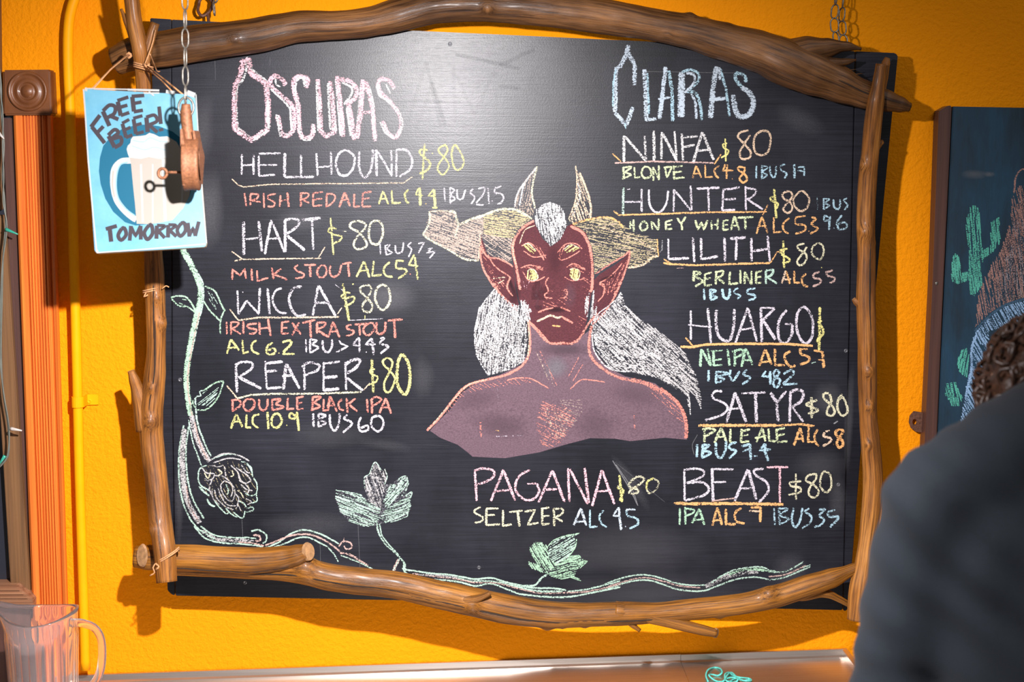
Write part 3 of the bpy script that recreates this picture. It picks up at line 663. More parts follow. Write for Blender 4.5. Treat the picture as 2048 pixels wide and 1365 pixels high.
e5.4 930,518 857,692 ; e5.4 932,520 967,682 ; e4.6 840,642 982,612 ; e5.6 1005,528 1012,672 1105,682 ; e5.6 1100,528 1112,692 ; e5 1095,542 1202,520 ; e5 1110,612 1202,590 ; e5 1110,692 1232,680
o6 1385,518 1310,732 ; o5.6 1388,522 1425,692 ; o4.6 1330,652 1422,645 ; o5.6 1490,488 1482,687 1560,690 ; o5.4~ 1597,538 1560,600 1570,690 1612,737 ; k4.6 1690,562 1742,550 ; k5.4~ 1680,572 1670,622 1752,642 1750,682 1655,742 ; o4 1785,715
o6.6~ 1860,535 1815,570 1830,620 1890,670 1902,720 1860,757 1828,700 1870,620 1902,560 1860,535
b6 145,718 143,872 ; b6.4 215,718 207,882 ; b5.6~ 215,725 292,730 220,790 312,820 200,882 ; b6~ 370,695 375,830 430,880 482,800 492,675 ; b5.6~ 622,690 540,720 540,770 612,800 528,887 ; b6 680,740 782,715 ; b6 782,715 792,902 ; b4.6 690,802 782,770
b4 830,860 872,858 ; b5.6 962,708 900,790 1035,780 ; b6.4 967,710 962,800 1002,917
N chalk_lettering|pink chalk name PAGANA with a yellow price of 80
O 930 920 4.876
p5.6 97,108 115,402 ; p5.4~ 88,105 180,85 272,105 280,160 220,207 115,242 ; p6 375,98 252,402 ; p6 378,108 487,397 ; p4.6 300,307 432,295
p5.6~ 632,98 540,150 495,230 500,310 580,387 670,382 722,310 700,232 ; p4.4 605,235 705,232 ; p5.6 850,103 718,417 ; p6 853,108 972,412 ; p5.4 765,292 897,285
p5.4 1005,82 1017,412 ; p5.4 1022,92 1197,432 ; p6.5 1165,78 1205,422 ; p6 1335,98 1240,452 ; p6 1338,105 1457,432 ; p4.6 1265,312 1402,300
y6 1505,148 1532,412 ; y5~ 1480,270 1542,302 1508,400 ; c4 1490,250 1510,280
c5~ 1680,165 1610,220 1600,260 1680,290 1680,322 1610,332 1610,300 1700,240 1747,185 1680,165 .7 ; y5~ 1840,180 1780,212 1770,290 .8 ; c4.4~ 1770,290 1800,325 1862,290 1887,220 1840,182 .7
N chalk_lettering|chalk line SELTZER ALC 4.5
c4.4~ 152,460 95,490 100,520 172,560 160,600 93,617 ; c5.6 210,478 207,637 ; c4.4 205,475 327,475 ; c4.4 210,542 292,535 ; c5 205,637 342,630 ; c5 370,490 370,642 457,630 ; c4.6 430,510 562,495 ; c5.4 515,497 532,652
c4.6 580,505 682,490 612,632 717,615 ; c5.4 755,475 752,632 ; c4.6 740,477 822,465 ; c4.6 755,552 822,545 ; c4.6 750,632 827,625 ; c5.4 865,475 870,647 ; c4.6~ 858,480 952,480 942,530 870,562 ; c5 882,565 952,602
B5.4 1130,473 1060,637 ; B5.4 1133,478 1182,642 ; B4 1085,607 1172,600 ; b4.6 1218,488 1218,657 1292,650 ; b4.8~ 1352,493 1310,550 1330,620 1382,657
B4.8 1487,478 1445,545 1512,550 ; B5.6 1497,462 1522,687 ; B3.4 1560,648 ; B4.4 1570,485 1662,488 ; b5.4~ 1570,492 1590,550 1672,572 1682,630 1603,672
N chalk_lettering|lilac chalk name BEAST with a price of 80
O 1330 920 5.389
w5 207,98 212,442 ; w5~ 212,107 340,95 417,125 400,180 235,252 ; w5.4~ 232,247 400,242 472,310 420,380 212,442 ; w6.5 507,95 517,450 ; w5 490,100 738,105 ; w4.4 520,242 657,238 ; m3.4 500,445 757,412
w6.5 890,103 750,442 ; w7 897,108 982,427 ; w4.6 815,312 942,305 ; w5.6~ 1062,95 960,112 982,170 1090,240 1117,320 1070,400 1008,457 ; p5 1095,80 1327,78 ; p5 1237,70 1237,462
o7 95,467 250,475 .9 ; o7 250,475 600,470 1275,480 .95
c4.6 1408,148 1410,432 ; c5~ 1467,230 1350,245 1360,282 1452,302 1450,352 1328,375 ; c5~ 1625,150 1540,170 1520,222 1600,270 1652,330 1630,397 1570,400 1545,350 1570,280 1627,200 1625,145 ; c5~ 1715,120 1680,180 1672,280 1712,342 1755,350
c5~ 1715,120 1777,160 1792,280 1752,352
N chalk_lettering|chalk line IPA ALC 7 IBUS 35
g5 160,520 155,702 ; g5 215,508 220,697 ; g4.6~ 215,527 312,540 290,580 225,602 ; g6 370,528 290,682 ; g6 372,532 422,702 ; g4.4 310,652 402,640
o5.4 565,513 508,712 ; o5.6 568,520 612,702 ; o4.6 530,657 592,650 ; o6 655,528 657,692 762,695 ; o5.6~ 822,518 755,570 770,662 857,687 ; o5.4 922,515 1032,512 ; o6 1030,512 1025,672 ; k4.6 905,552 1022,555
b4.4 1175,520 1180,702 .7 ; b5 1227,520 1232,697 .7 ; b4.6~ 1225,522 1322,532 1240,597 1332,640 1230,697 .75 ; b5~ 1387,513 1365,640 1400,727 1452,660 1482,520 .75 ; b5~ 1552,523 1510,560 1572,610 1560,680 1473,742 .75
b5~ 1660,540 1722,535 1660,602 1712,642 1680,700 1608,727 ; b4.6 1750,562 1832,540 ; b6~ 1752,572 1770,612 1862,612 1850,652 1778,727
'''
CHALK_ART = '''
N chalk_portrait_skin|smudged maroon chalk skin of the horned portrait|dust
O 0 0 1
!FS .90 1057,640 1059,700 1042,730 1000,750 960,762 925,785 900,820 872,848 860,862 880,876 915,890 935,905 945,914 1010,917 1080,905 1130,890 1180,877 1230,878 1260,883 1300,879 1330,876 1374,880 1372,840 1350,800 1310,767 1250,753 1215,735 1187,700 1180,660 1165,672 1140,690 1100,688 1070,655
!Fs .95 1066,440 1045,455 1030,480 1025,510 1030,560 1038,600 1055,632 1070,655 1100,690 1140,691 1165,672 1174,640 1181,600 1187,560 1186,510 1172,465 1145,447 1135,452 1120,480 1103,493 1085,478 1075,458
!Fs .9 961,468 975,510 1000,520 1027,535 1030,570 1038,612 1030,622 1010,602 985,572 967,530 960,500
!Fs .9 1259,502 1250,550 1235,590 1215,620 1196,642 1183,652 1184,600 1188,560 1200,548 1230,530 1250,515
!Dd .45 30 26 0 1112,735
!Dx .55 26 7 0 1112,620
!Dx .22 70 30 10 1000,850
!Dx .18 50 40 0 1190,850
!Dx .16 60 26 -10 950,800
!Dx .16 60 26 10 1270,790
!Dx .22 22 40 0 1110,520
!Dx .18 16 24 0 1050,620
!Dx .18 16 24 0 1165,600
!DS .30 16 30 0 1078,590
!DS .30 16 30 0 1140,590
!Dx .30 60 16 0 1130,700
!Dx .35 14 30 20 1030,590
!Dx .55 5 20 -20 1022,570
!Dx .5 22 4 -18 1215,556
N chalk_portrait_horns|cream chalk horns scribbled with brown
O 840 320 5.056
!Dn .5 20 16 0 700,780
!Hv 2.8 .86 20 2.8 1.0 95,520 230,520 340,525 390,640 640,560 640,700 600,1020 450,990 300,910 130,820 35,760 85,660
!Hf 2.8 .86 10 2.9 1.0 640,560 800,505 950,500 1080,560 1130,600 1000,690 940,800 640,760
!Hv 2.6 .80 35 3.2 1.0 640,740 940,800 920,900 930,1050 850,1010 700,960 650,860
!Hn 1.6 .6 -30 5 0 95,520 340,525 390,640 640,560 950,500 1130,600 940,800 930,1050 690,950 600,1020 300,910 35,760
!Hv 2.4 .7 100 4 0 1185,65 1140,220 1130,330 1160,480 1130,580 950,500 985,350 1060,200
c4.6~ 95,520 98,620 60,710 35,760 130,825 300,915 440,1000 590,1020 ; c6~ 290,525 345,530 372,600 395,650 520,600 640,562 800,505 950,500 1060,550 1130,600 ; c4 395,650 350,770 ; k3 610,740 600,900 590,1020
k2.6 95,520 230,515 340,525 ; c4.6~ 1185,68 1150,200 1130,330 1150,430 1162,490 ; W4.4~ 1180,75 1080,200 1010,300 970,400 955,500 ; W4~ 1110,150 1050,260 1020,400 1005,460
!Hk 2 .6 60 4 0 1050,430 1150,430 1150,560 1060,520
O 1080 320 5.056
!Hf 2.4 .80 12 3.2 1.2 320,655 510,590 680,580 800,630 880,690 1040,760 1180,800 1200,900 1190,980 1080,1050 900,1090 890,1000 910,920 860,960 600,1110 545,1150 530,900 470,750 400,690
!Hn 1.8 .62 -12 4.4 0 340,660 680,600 880,700 1180,810 1190,970 900,1080 900,920 550,1140 530,900 470,750
!Hk 2.6 .78 70 3.4 0 360,60 370,200 360,380 290,600 320,650 510,590 510,450 470,300 400,130
o5~ 330,650 500,600 680,582 790,625 840,690 .75 ; k3.6~ 620,680 760,730 940,790 1080,860 1170,920 ; k5~ 890,1090 980,1080 1060,1050 1140,980 1200,975 ; o3 1185,800 1190,900 1200,975 ; k3~ 360,60 372,200 360,400 290,600
k5~ 400,130 470,300 510,450 510,590 .85 ; W5~ 380,220 400,380 330,560 .7
N chalk_portrait_hair|white and cream chalk hair of the horned portrait
O 0 0 1
!Fh .38 990,578 960,615 949,665 953,710 972,740 975,752 1020,740 1050,722 1055,680 1052,640 1062,620 1050,600 1038,612 1020,605
!Fh .34 1242,582 1250,610 1290,645 1330,670 1370,705 1395,760 1403,800 1402,812 1381,780 1372,790 1310,755 1270,745 1220,738 1195,700 1183,655 1200,630 1225,610
!Hh 3.2 .86 98 3.0 1.5 990,578 960,615 949,665 953,710 972,740 975,752 1020,740 1050,722 1055,680 1052,640 1062,620 1050,600 1038,612 1020,605
!HW 2.4 .72 60 4.6 1.5 990,600 965,660 975,720 1020,735 1048,700 1048,640 1020,612
!Hh 3.2 .84 42 3.1 1.5 1242,582 1250,610 1290,645 1330,670 1370,705 1395,760 1403,800 1402,818 1390,790 1378,778 1381,812 1380,830 1372,790 1355,775 1310,755 1270,745 1220,738 1193,700 1181,655 1200,630 1225,610
!HW 2.2 .7 50 5 2 1235,605 1290,660 1340,700 1380,770 1330,740 1270,735 1215,725 1190,690 1190,660
!HW 3 .85 85 3 1 1101,493 1122,478 1135,449 1129,427 1118,411 1100,404 1087,408 1073,419 1070,447 1078,462 1090,480
!HW 2.6 .85 70 3.4 0 1085,415 1115,412 1125,450 1105,480 1085,450
!HW 3 .8 80 3.4 0 1040,600 1050,605 1064,620 1058,645 1046,640 ; !HW 3 .8 95 3.4 0 1184,575 1192,600 1196,640 1181,652 1168,620 1170,600
W3~ 990,578 962,615 950,665 954,710 975,750 .7 ; W3.4~ 1183,665 1190,705 1220,738 1270,744 1310,742 ; W2.6~ 1188,655 1200,700 1235,730 1275,738 ; W3~ 1310,742 1350,768 1376,792 1381,830 ; W2.6~ 1350,740 1390,785 1402,818 ; W2.6~ 1260,690 1320,720 1375,770
W2.4~ 1186,640 1200,625 1232,600 1242,585
N chalk_portrait_lines|coral chalk contour lines of the horned portrait
O 840 560 3.689
q5.6~ 800,310 812,450 800,560 745,640 640,700 520,730 350,780 250,880 150,1010 50,1112 .9 ; k2.6~ 795,300 805,450 790,600 .7 ; q5~ 790,292 870,370 930,440 965,468 1070,465 .9 ; k2~ 60,1105 200,940 350,780 500,735 .7
!Hq 2 .6 35 6 0 250,880 350,790 560,740 820,725 830,760 500,800 330,850 150,1040 ; !Hm 1.6 .5 70 5 0 850,530 940,700 980,790 1000,790 900,560
q3.6~ 540,20 600,110 680,185 720,235 ; q2.6~ 650,5 640,60 685,120 ; k2 858,530 950,740 .6 ; q2 880,515 1010,780 .6 ; q3~ 640,740 720,725 820,732 950,800
k3.4 860,305 960,265 .8 ; q4 445,1040 450,1160 .55 ; o3 560,1112 585,1114 ; w2 560,1155 770,1150 .45 ; w1.5 570,800 580,960 .3
O 1120 560 3.689
q6.5~ 232,340 215,450 225,560 300,645 420,715 560,750 .9 ; q10~ 520,735 650,770 760,830 .75 ; q8~ 740,800 850,890 910,980 932,1080 930,1170 .85 ; !Hq 2 .6 40 5 0 640,770 800,850 900,980 920,1140 880,1060 780,930 680,850 ; k3~ 232,340 220,450 230,560 .5
q2.6~ 290,30 330,60 320,110 280,160 ; q4~ 440,20 410,110 330,240 240,330 ; q2 140,570 60,720 .7 ; q2 170,620 95,745 .6 ; q2.6~ 75,805 150,742 230,740 330,755 .8 ; q3.6 548,1000 552,1110 .55 ; q3 0,460 70,475 130,440 180,390 .8
!Hn 1.8 .6 10 5 0 0,880 150,880 170,960 100,1080 0,1180 ; w1.6 300,1010 420,1040 .3
O 1000 420 4.873
q6~ 330,105 215,180 140,290 125,400 150,520 175,640 195,780 .9 ; k2.6~ 340,150 240,200 190,330 .75 ; q6.5~ 685,160 800,220 870,350 890,450 902,600 895,760 880,800 .9 ; k3~ 130,300 128,400 160,540 .6
q3~ 210,350 280,322 350,370 430,490 ; q2.6~ 230,400 330,460 450,440 ; q2.6~ 560,415 640,335 740,330 800,380 ; q2.6~ 570,465 600,490 700,450 780,400 ; q3~ 200,565 300,540 420,575 ; q2.6~ 220,600 280,690 360,690 440,650
q3~ 650,560 720,525 830,580 ; q2.6~ 625,650 700,690 820,672
!Hq 2 .7 60 4 0 350,340 440,400 450,490 400,450 ; !Hq 2 .65 110 5 0 550,410 640,340 620,420 590,480 ; !Hq 2 .65 20 4 0 200,560 300,535 420,560 420,600 250,580 ; !Hq 2 .7 20 4 0 650,560 700,520 830,560 820,610 680,570
q3.4~ 475,660 445,710 470,790 435,825 450,855 510,862 ; q3~ 580,865 640,850 657,800 620,788 ; q4 370,1000 450,968 520,955 .85 ; q4 590,948 685,990 .85
k4.6~ 360,1088 420,1060 490,1030 560,1052 600,1040 .8 ; q5~ 600,1040 650,1070 710,1105 .85 ; o4 508,1128 590,1137 .8
q5.5~ 270,1080 340,1150 420,1250 500,1302 600,1302 680,1300 ; q5~ 690,1310 760,1270 820,1180 870,1100 950,1010
!Hq 1.6 .5 30 6 0 430,800 640,760 700,880 560,960 420,960 ; !Hp 1.8 .55 80 5 0 190,680 290,700 270,780 210,760 ; !Hq 1.5 .45 30 7 0 800,430 880,400 890,760 840,1100 760,1180 700,1200 820,900
O 840 320 5.056
q4.6~ 610,880 615,1000 650,1120 740,1270 820,1365 .85 ; q4.4~ 610,870 640,930 700,990 800,1000 900,1050 940,1080 .85 ; q3~ 690,960 760,1080 905,1180 900,1220 ; q3.4~ 905,1190 885,1290 925,1365 ; k2.6~ 740,1200 830,1190 860,1190 ; k2.4 790,1250 850,1215 ; q3~ 610,750 612,820 650,930
!Hq 1.8 .65 50 4 0 620,900 700,1060 780,1180 880,1260 800,1320 700,1180
O 1080 320 5.056
q4.6~ 905,915 900,1000 860,1130 800,1280 750,1365 .9 ; q3~ 830,1045 760,1130 680,1200 600,1245 ; q3~ 600,1245 650,1270 640,1365 ; q4~ 905,915 850,970 700,1060 560,1150 .8 ; !Hq 1.8 .65 115 4 0 890,1000 830,1180 760,1340 680,1340 720,1200 830,1060
!Hq 2 .65 100 4 0 600,1230 700,1220 760,1300 700,1365 640,1365
O 0 0 1
!Hq 2.2 .62 25 4.2 0 1082,802 1130,812 1152,835 1140,860 1118,890 1085,896 1072,850
!Hk 1.8 .5 75 6 0 1090,815 1140,830 1120,880 1088,885
N chalk_portrait_eyes|four yellow chalk eyes of the horned portrait
O 1000 420 4.873
!Hy 2.4 .85 40 2.6 0 215,350 280,335 350,400 330,425 280,400 ; !Hy 2.4 .85 150 2.6 0 620,385 690,340 775,370 720,405 650,415
!Hy 2.6 .9 90 2.4 0 260,600 290,580 340,585 370,660 330,685 270,675 ; !Hy 2.6 .9 95 2.4 0 680,575 765,580 775,660 740,690 690,660
c2~ 215,350 280,330 350,400 ; c2~ 620,385 690,340 775,372 ; c2~ 265,600 300,575 345,595 370,665 310,690 262,670 ; c2~ 680,580 730,570 775,600 770,665 735,688 690,655
N chalk_vine|pale green chalk hop vine with brown shading
O 320 480 2.275
g13~ 100,35 150,130 180,200 182,280 160,380 135,500 120,620 128,720 140,800 0.85 ; G4~ 105,45 160,135 195,200 195,290 172,380 145,510 .8 ; m4~ 180,330 150,470 128,600 130,700 150,820 0.77
h12~ 145,800 160,880 190,950 225,1010 0.79 ; G4~ 160,720 170,830 205,930 232,985 .8 ; G3.4~ 130,820 150,920 190,1030 .8 ; m3~ 158,830 180,920 215,1000 0.77
G4~ 108,845 88,960 88,1100 110,1210 160,1300 250,1365 .8 ; G4~ 130,850 118,960 125,1080 150,1180 200,1270 .8 ; h13~ 112,860 102,980 108,1110 130,1200 180,1290 0.72 ; m3~ 120,1120 135,1210 175,1280 0.72
g4~ 50,262 80,255 120,262 150,300 165,335 ; g3.4~ 52,268 85,300 125,305 160,330 ; !Hg 2 .7 20 4.5 0 75,270 115,268 135,298 95,298
g4~ 205,210 250,235 275,285 295,325 .8 ; g3.6~ 200,280 225,320 260,355 275,370 .8 ; g3.6~ 290,325 275,370 275,430 .8 ; !HG 2 .65 60 5 0 215,235 245,250 270,310 250,325 225,280
g3.6~ 290,642 250,652 200,685 .8 ; g3.6~ 290,645 262,720 215,770 170,775 .8 ; g3~ 165,770 150,745 150,730 ; G3~ 200,685 180,690 185,710 165,715 160,740 ; !HG 2.2 .8 -40 3 0 200,695 270,655 255,715 215,755 170,755
O 340 860 3.938
G3.6~ 240,760 350,830 500,850 620,850 680,860 .85 ; G3.6~ 190,760 270,850 400,890 560,900 700,915 740,930 .85 ; h9~ 250,800 370,860 540,870 660,880 0.72 ; m3~ 540,885 660,895 740,915 0.85
G4~ 640,800 700,790 760,830 755,875 730,895 .9 ; m5~ 655,830 700,835 710,870 670,880 .8
G3.6~ 740,935 850,890 960,815 1060,790 1180,820 1280,870 1330,900 .85 ; m4~ 750,910 860,870 970,830 1090,825 1200,860 1290,920 1340,960 .85 ; G3.4~ 760,940 900,900 1000,855 1090,850 1180,890 1240,920 .85
G3.4~ 1240,920 1290,980 1325,1040 ; m5~ 1340,970 1420,985 1510,1040 1560,1070 .75 ; G3~ 1345,990 1500,1050 1620,1110 1700,1135 1730,1130 .85 ; m3.4~ 1330,920 1365,880 1420,890 1430,930 1390,940 1370,915 .9 ; m2 1370,850 1365,890
m7~ 1800,1020 1770,1090 1725,1190 .75 ; G3~ 1810,1010 1775,1080 1715,1190 .8 ; G4~ 1815,1010 1850,1060 1850,1110 .8 ; G4~ 1630,730 1640,800 1680,880 1750,950 1810,1005 .75 ; G3~ 1650,740 1670,830 1720,900 1800,985 0.85
O 780 1040 4.452
G4~ 120,380 135,440 240,460 380,480 520,490 640,510 760,530 900,520 1050,560 1180,590 1300,610 1440,610 1570,630 .85 ; G4~ 110,430 160,485 300,525 500,540 640,560 760,590 900,570 1020,610 1150,660 1300,680 1450,690 1620,685 1800,650 2050,600 .85
G3.4~ 1580,640 1750,620 1900,585 2050,545 .8 ; m3.4~ 200,480 400,505 600,530 760,560 950,565 1150,615 1350,655 1550,650 1750,640 2050,575 0.77 ; h4~ 250,490 420,495 600,520 0.67 ; G4~ 600,520 720,550 820,545 1000,560 0.77
G4.6~ 1180,590 1290,582 1350,520 1400,490 .8 ; G5~ 1000,560 1150,600 1300,635 1540,640 0.82
O 1200 1080 3.793
G3.4~ 0,355 120,305 250,272 350,268 460,290 560,325 680,345 800,345 .85 ; G3.6~ 0,395 150,340 270,310 380,310 480,340 580,375 700,390 800,385 900,345 .85 ; m3~ 0,378 180,318 330,288 480,315 600,350 760,365 0.77
h11~ 800,355 900,305 1000,268 1100,245 1200,240 0.62 ; g6~ 980,265 1080,230 1180,225 1260,235 1330,245 .75 ; G3.4~ 840,330 940,265 1050,222 1180,205 1250,215 1300,240 1390,245 1480,205 1545,165 .8 ; G3.6~ 870,360 1000,310 1130,285 1230,290 1290,305 1400,285 1500,245 1595,205 .8
m3~ 1280,280 1390,268 1480,235 1560,195 0.85 ; G3 1540,210 1595,190
N chalk_hop_cone|scribbled pale chalk hop cone hanging from the vine
O 340 860 3.938
!Hf 1.8 .5 60 7 2 250,300 330,260 480,250 600,270 660,370 680,470 670,570 600,640 500,680 370,600 290,520 230,400
G3.4~ 290,280 235,310 222,380 245,440 310,480 .85 ; G4.4~ 230,445 270,490 310,520 .85 ; G4.4~ 290,545 320,590 355,605 .9 ; G3~ 350,560 380,600 440,660 460,655 ; G3~ 440,620 490,670 530,690 ; G3~ 500,650 550,690 580,690 590,640
G3~ 600,620 650,610 655,635 600,650 ; G3~ 640,580 685,560 680,510 ; G3~ 600,270 640,300 650,370 ; G3~ 560,250 610,270 650,340 ; G3~ 660,380 685,430 680,500 640,520 590,500
h3.6~ 320,240 400,195 480,190 560,210 625,245 ; G2.4~ 330,230 440,195 520,195 ; h3~ 340,260 460,225 560,235 ; h3~ 310,280 380,290 420,280 .7
h3~ 250,300 290,340 350,350 330,400 310,460 330,520 ; h3~ 270,380 300,400 330,390 ; h3~ 350,360 420,370 480,420 510,480 500,550 470,560 420,510 400,440 430,400 ; h2.6~ 430,400 480,430 495,480 480,530
G2.6~ 440,430 460,480 450,510 ; c3~ 270,340 300,380 320,330 ; c3~ 380,310 410,340 380,360 ; h3~ 430,290 440,370 ; h3~ 480,280 530,330 560,400 600,430 ; h3~ 520,300 600,350 640,400 ; c3~ 490,320 500,360 470,370
h3~ 560,270 600,330 630,340 ; h3~ 540,340 550,400 600,420 640,400 ; h3~ 560,430 600,470 650,480 ; h3~ 590,430 620,460 610,500 580,480 ; G3~ 540,560 580,580 600,610 ; h3~ 350,470 370,540 430,600 500,630 ; h3~ 330,470 340,540 390,590
h3~ 380,460 400,520 450,590 520,600 ; h3~ 510,500 540,540 530,600 ; c2.6~ 530,480 560,500 580,540 ; h2.6~ 600,540 640,570 610,590 ; h2.4~ 520,620 540,600 560,640
N chalk_leaf|pale green chalk maple-shaped leaf on a long stalk
!Fd .5 1310,480 1420,495 1500,510 1560,550 1535,460 1530,380 1570,350 1615,260 1665,310 1690,330 1700,430 1750,425 1800,385 1860,370 1880,430 1850,500 1900,495 1890,560 1870,680 1800,710 1700,730 1600,760 1500,760 1400,710 1340,650 1300,540
!HG 2.6 .84 20 2.9 1 1310,480 1420,495 1500,510 1560,560 1660,620 1650,700 1600,760 1500,760 1400,710 1420,690 1340,650 1330,600 1300,540
!Hh 2.4 .8 70 2.9 1 1560,560 1535,460 1530,390 1570,350 1615,255 1665,310 1670,350 1690,310 1710,350 1700,430 1680,520 1660,620
!HG 2.6 .84 -50 2.9 1 1680,560 1720,450 1750,425 1790,440 1800,380 1860,370 1880,430 1850,500 1800,530 1700,620
!HG 2.6 .82 -20 2.9 1 1700,620 1850,530 1905,490 1890,560 1900,600 1870,680 1800,715 1700,735 1650,700
G2.4~ 1305,475 1420,495 1510,515 ; G2.4~ 1535,460 1530,380 1570,350 ; G2.4~ 1570,350 1615,255 1665,320 ; G2.4~ 1690,310 1710,370 1690,430 ; G2.4~ 1800,385 1860,365 1880,430 ; G2.4~ 1850,520 1905,492 1885,570 1870,680
x2~ 1360,590 1480,610 1600,650 .6 ; x2~ 1640,430 1665,540 1665,640 .5 ; x2~ 1850,560 1760,620 1690,650 .6 ; x2~ 1780,500 1720,580 .5 ; x2~ 1420,520 1500,560 1570,580 .4 ; x1.6~ 1590,420 1620,500 .5
N chalk_leaf|small pale green chalk leaf near the bottom branch
O 780 1040 4.452
!HG 2.6 .84 -30 2.9 1 1690,115 1640,160 1660,220 1600,320 1480,400 1400,330 1420,240 1450,190 1540,150
!Hg 2.6 .84 60 2.8 1 1400,240 1360,200 1290,200 1250,240 1245,290 1260,330 1320,400 1235,370 1235,410 1300,450 1400,480 1480,400 1420,330
!Hg 2.6 .82 -15 2.8 1 1480,400 1600,320 1680,320 1700,350 1750,370 1690,420 1640,500 1600,520 1520,530 1430,500 1400,480
g2.4~ 1400,245 1450,190 1540,150 1690,118 ; g2.4~ 1660,170 1650,240 1600,320 ; g2.2 1600,510 1700,545 ; g2.2 1610,500 1690,530 ; g2.2~ 1600,330 1680,318 1700,350 ; g2.2~ 1660,400 1755,370 1690,430
h2~ 1400,470 1480,400 1590,330 .6 ; x1.6~ 1310,350 1380,420 .4 ; x1.6~ 1480,300 1450,400 .4
'''
SIGN_PRINT = '''
N printed_circle|dark blue printed disc|paint
O 150 160 3.793
!FD .92 545,338 640,352 740,392 820,455 880,560 898,680 890,800 870,880 820,970 740,1060 640,1085 460,1105 380,1080 290,1000 230,900 195,790 182,690 190,590 215,500 280,420 370,365 460,345
N printed_mug|cream printed foaming beer mug|paint
V12~ 425,612 350,620 298,680 290,790 312,900 360,975 430,1040 465,1060 1
U2.6~ 400,625 345,645 318,720 315,830 340,920 400,990 455,1030 1 ; M3~ 290,690 284,800 300,890 1
!FM 1 400,500 392,525 400,560 415,590 425,640 440,800 455,940 468,1092 560,1095 640,1085 740,1065 820,975 868,880 880,800 868,700 840,600 800,520 770,470 700,428 640,432 600,412 565,402 535,420 500,425 440,430 425,450 420,480
!FV 1 400,500 392,525 400,560 412,590 500,600 560,585 640,600 700,590 700,428 640,432 600,412 565,402 535,420 500,425 440,430 425,450 420,480
U1.2~ 440,460 520,470 570,440 640,465 700,470 .9 ; U1~ 430,500 530,530 600,510 690,535 .8 ; V4 500,640 515,1080 1 ; V6 670,600 685,1070 1 ; V3 590,640 590,1080 1 ; V3 820,700 810,930 1 ; U1~ 540,620 600,600 650,640 700,620 .7
N printed_lettering|dark printed words FREE BEER! over the mug|paint
K8.3 122,358 190,268 1 ; K8.3 128,355 226,480 1 ; K7.7 172,398 216,352 1
K8.8 212,238 262,350 1 ; K7.7~ 212,236 262,192 305,205 298,255 245,287 1 ; K7.7 258,270 330,300 1
K8.8 325,165 348,272 1 ; K7.2 322,158 405,130 1 ; K7.2 335,210 398,192 1 ; K7.2 348,270 412,248 1
K8.8 435,128 448,240 1 ; K7.2 430,125 526,118 1 ; K7.2 440,180 505,168 1 ; K7.2 446,242 516,230 1
K8.8 255,425 302,512 1 ; K7.7~ 252,420 300,378 328,400 280,448 1 ; K7.7~ 285,448 345,435 350,482 300,514 1
K7.7 360,332 388,438 1 ; K6.6 358,330 412,300 1 ; K6.6 372,382 422,360 1 ; K6.6 386,438 436,418 1
K7.7 445,298 462,410 1 ; K6.6 442,292 512,272 1 ; K6.6 452,346 506,330 1 ; K6.6 460,410 522,394 1
K8.8 542,285 552,396 1 ; K7.2~ 540,284 602,268 622,312 555,345 1 ; K7.2 565,345 625,398 1
K7.7 638,202 652,335 1 ; K9 651,368 656,390 1
N printed_lettering|dark printed word TOMORROW|paint
K7.7 234,1132 318,1108 1 ; K8.8 264,1130 275,1228 1 ; K7.7~ 355,1130 328,1180 350,1216 388,1176 376,1126 355,1130 1
K7.7 415,1220 425,1108 1 ; K6.6 425,1112 460,1188 498,1106 1 ; K7.7 498,1108 500,1212 1 ; K7.7~ 562,1104 526,1160 550,1210 588,1166 582,1106 562,1104 1
K8.2 618,1206 622,1106 1 ; K6.6~ 622,1104 682,1110 628,1150 1 ; K7.2 636,1150 682,1200 1 ; K8.2 706,1197 708,1100 1 ; K6.6~ 708,1099 766,1105 714,1145 1 ; K7.2 722,1145 770,1190 1
K7.7~ 806,1090 776,1140 800,1186 838,1144 830,1088 806,1090 1 ; K7.7 856,1084 868,1190 1 ; K6.6 868,1188 896,1120 912,1185 1 ; K7.7 912,1185 940,1075 1
N worn_edge|white worn paper edge of the sign|paint
V3 65,70 75,200 100,600 140,1050 165,1310 .9 ; V2.4 75,65 400,72 .9 ; V4 400,74 640,80 .9 ; V2.4 165,1312 500,1288 990,1245 .9 ; V2.2 918,110 940,500 970,900 998,1240 .9
V7 75,70 95,75 .9 ; V10 850,95 910,118 .9 ; V7 690,88 760,100 .8 ; V5 165,1290 170,1308 .9 ; V3 560,90 600,120 .7 ; V3 520,100 640,100 .6
'''
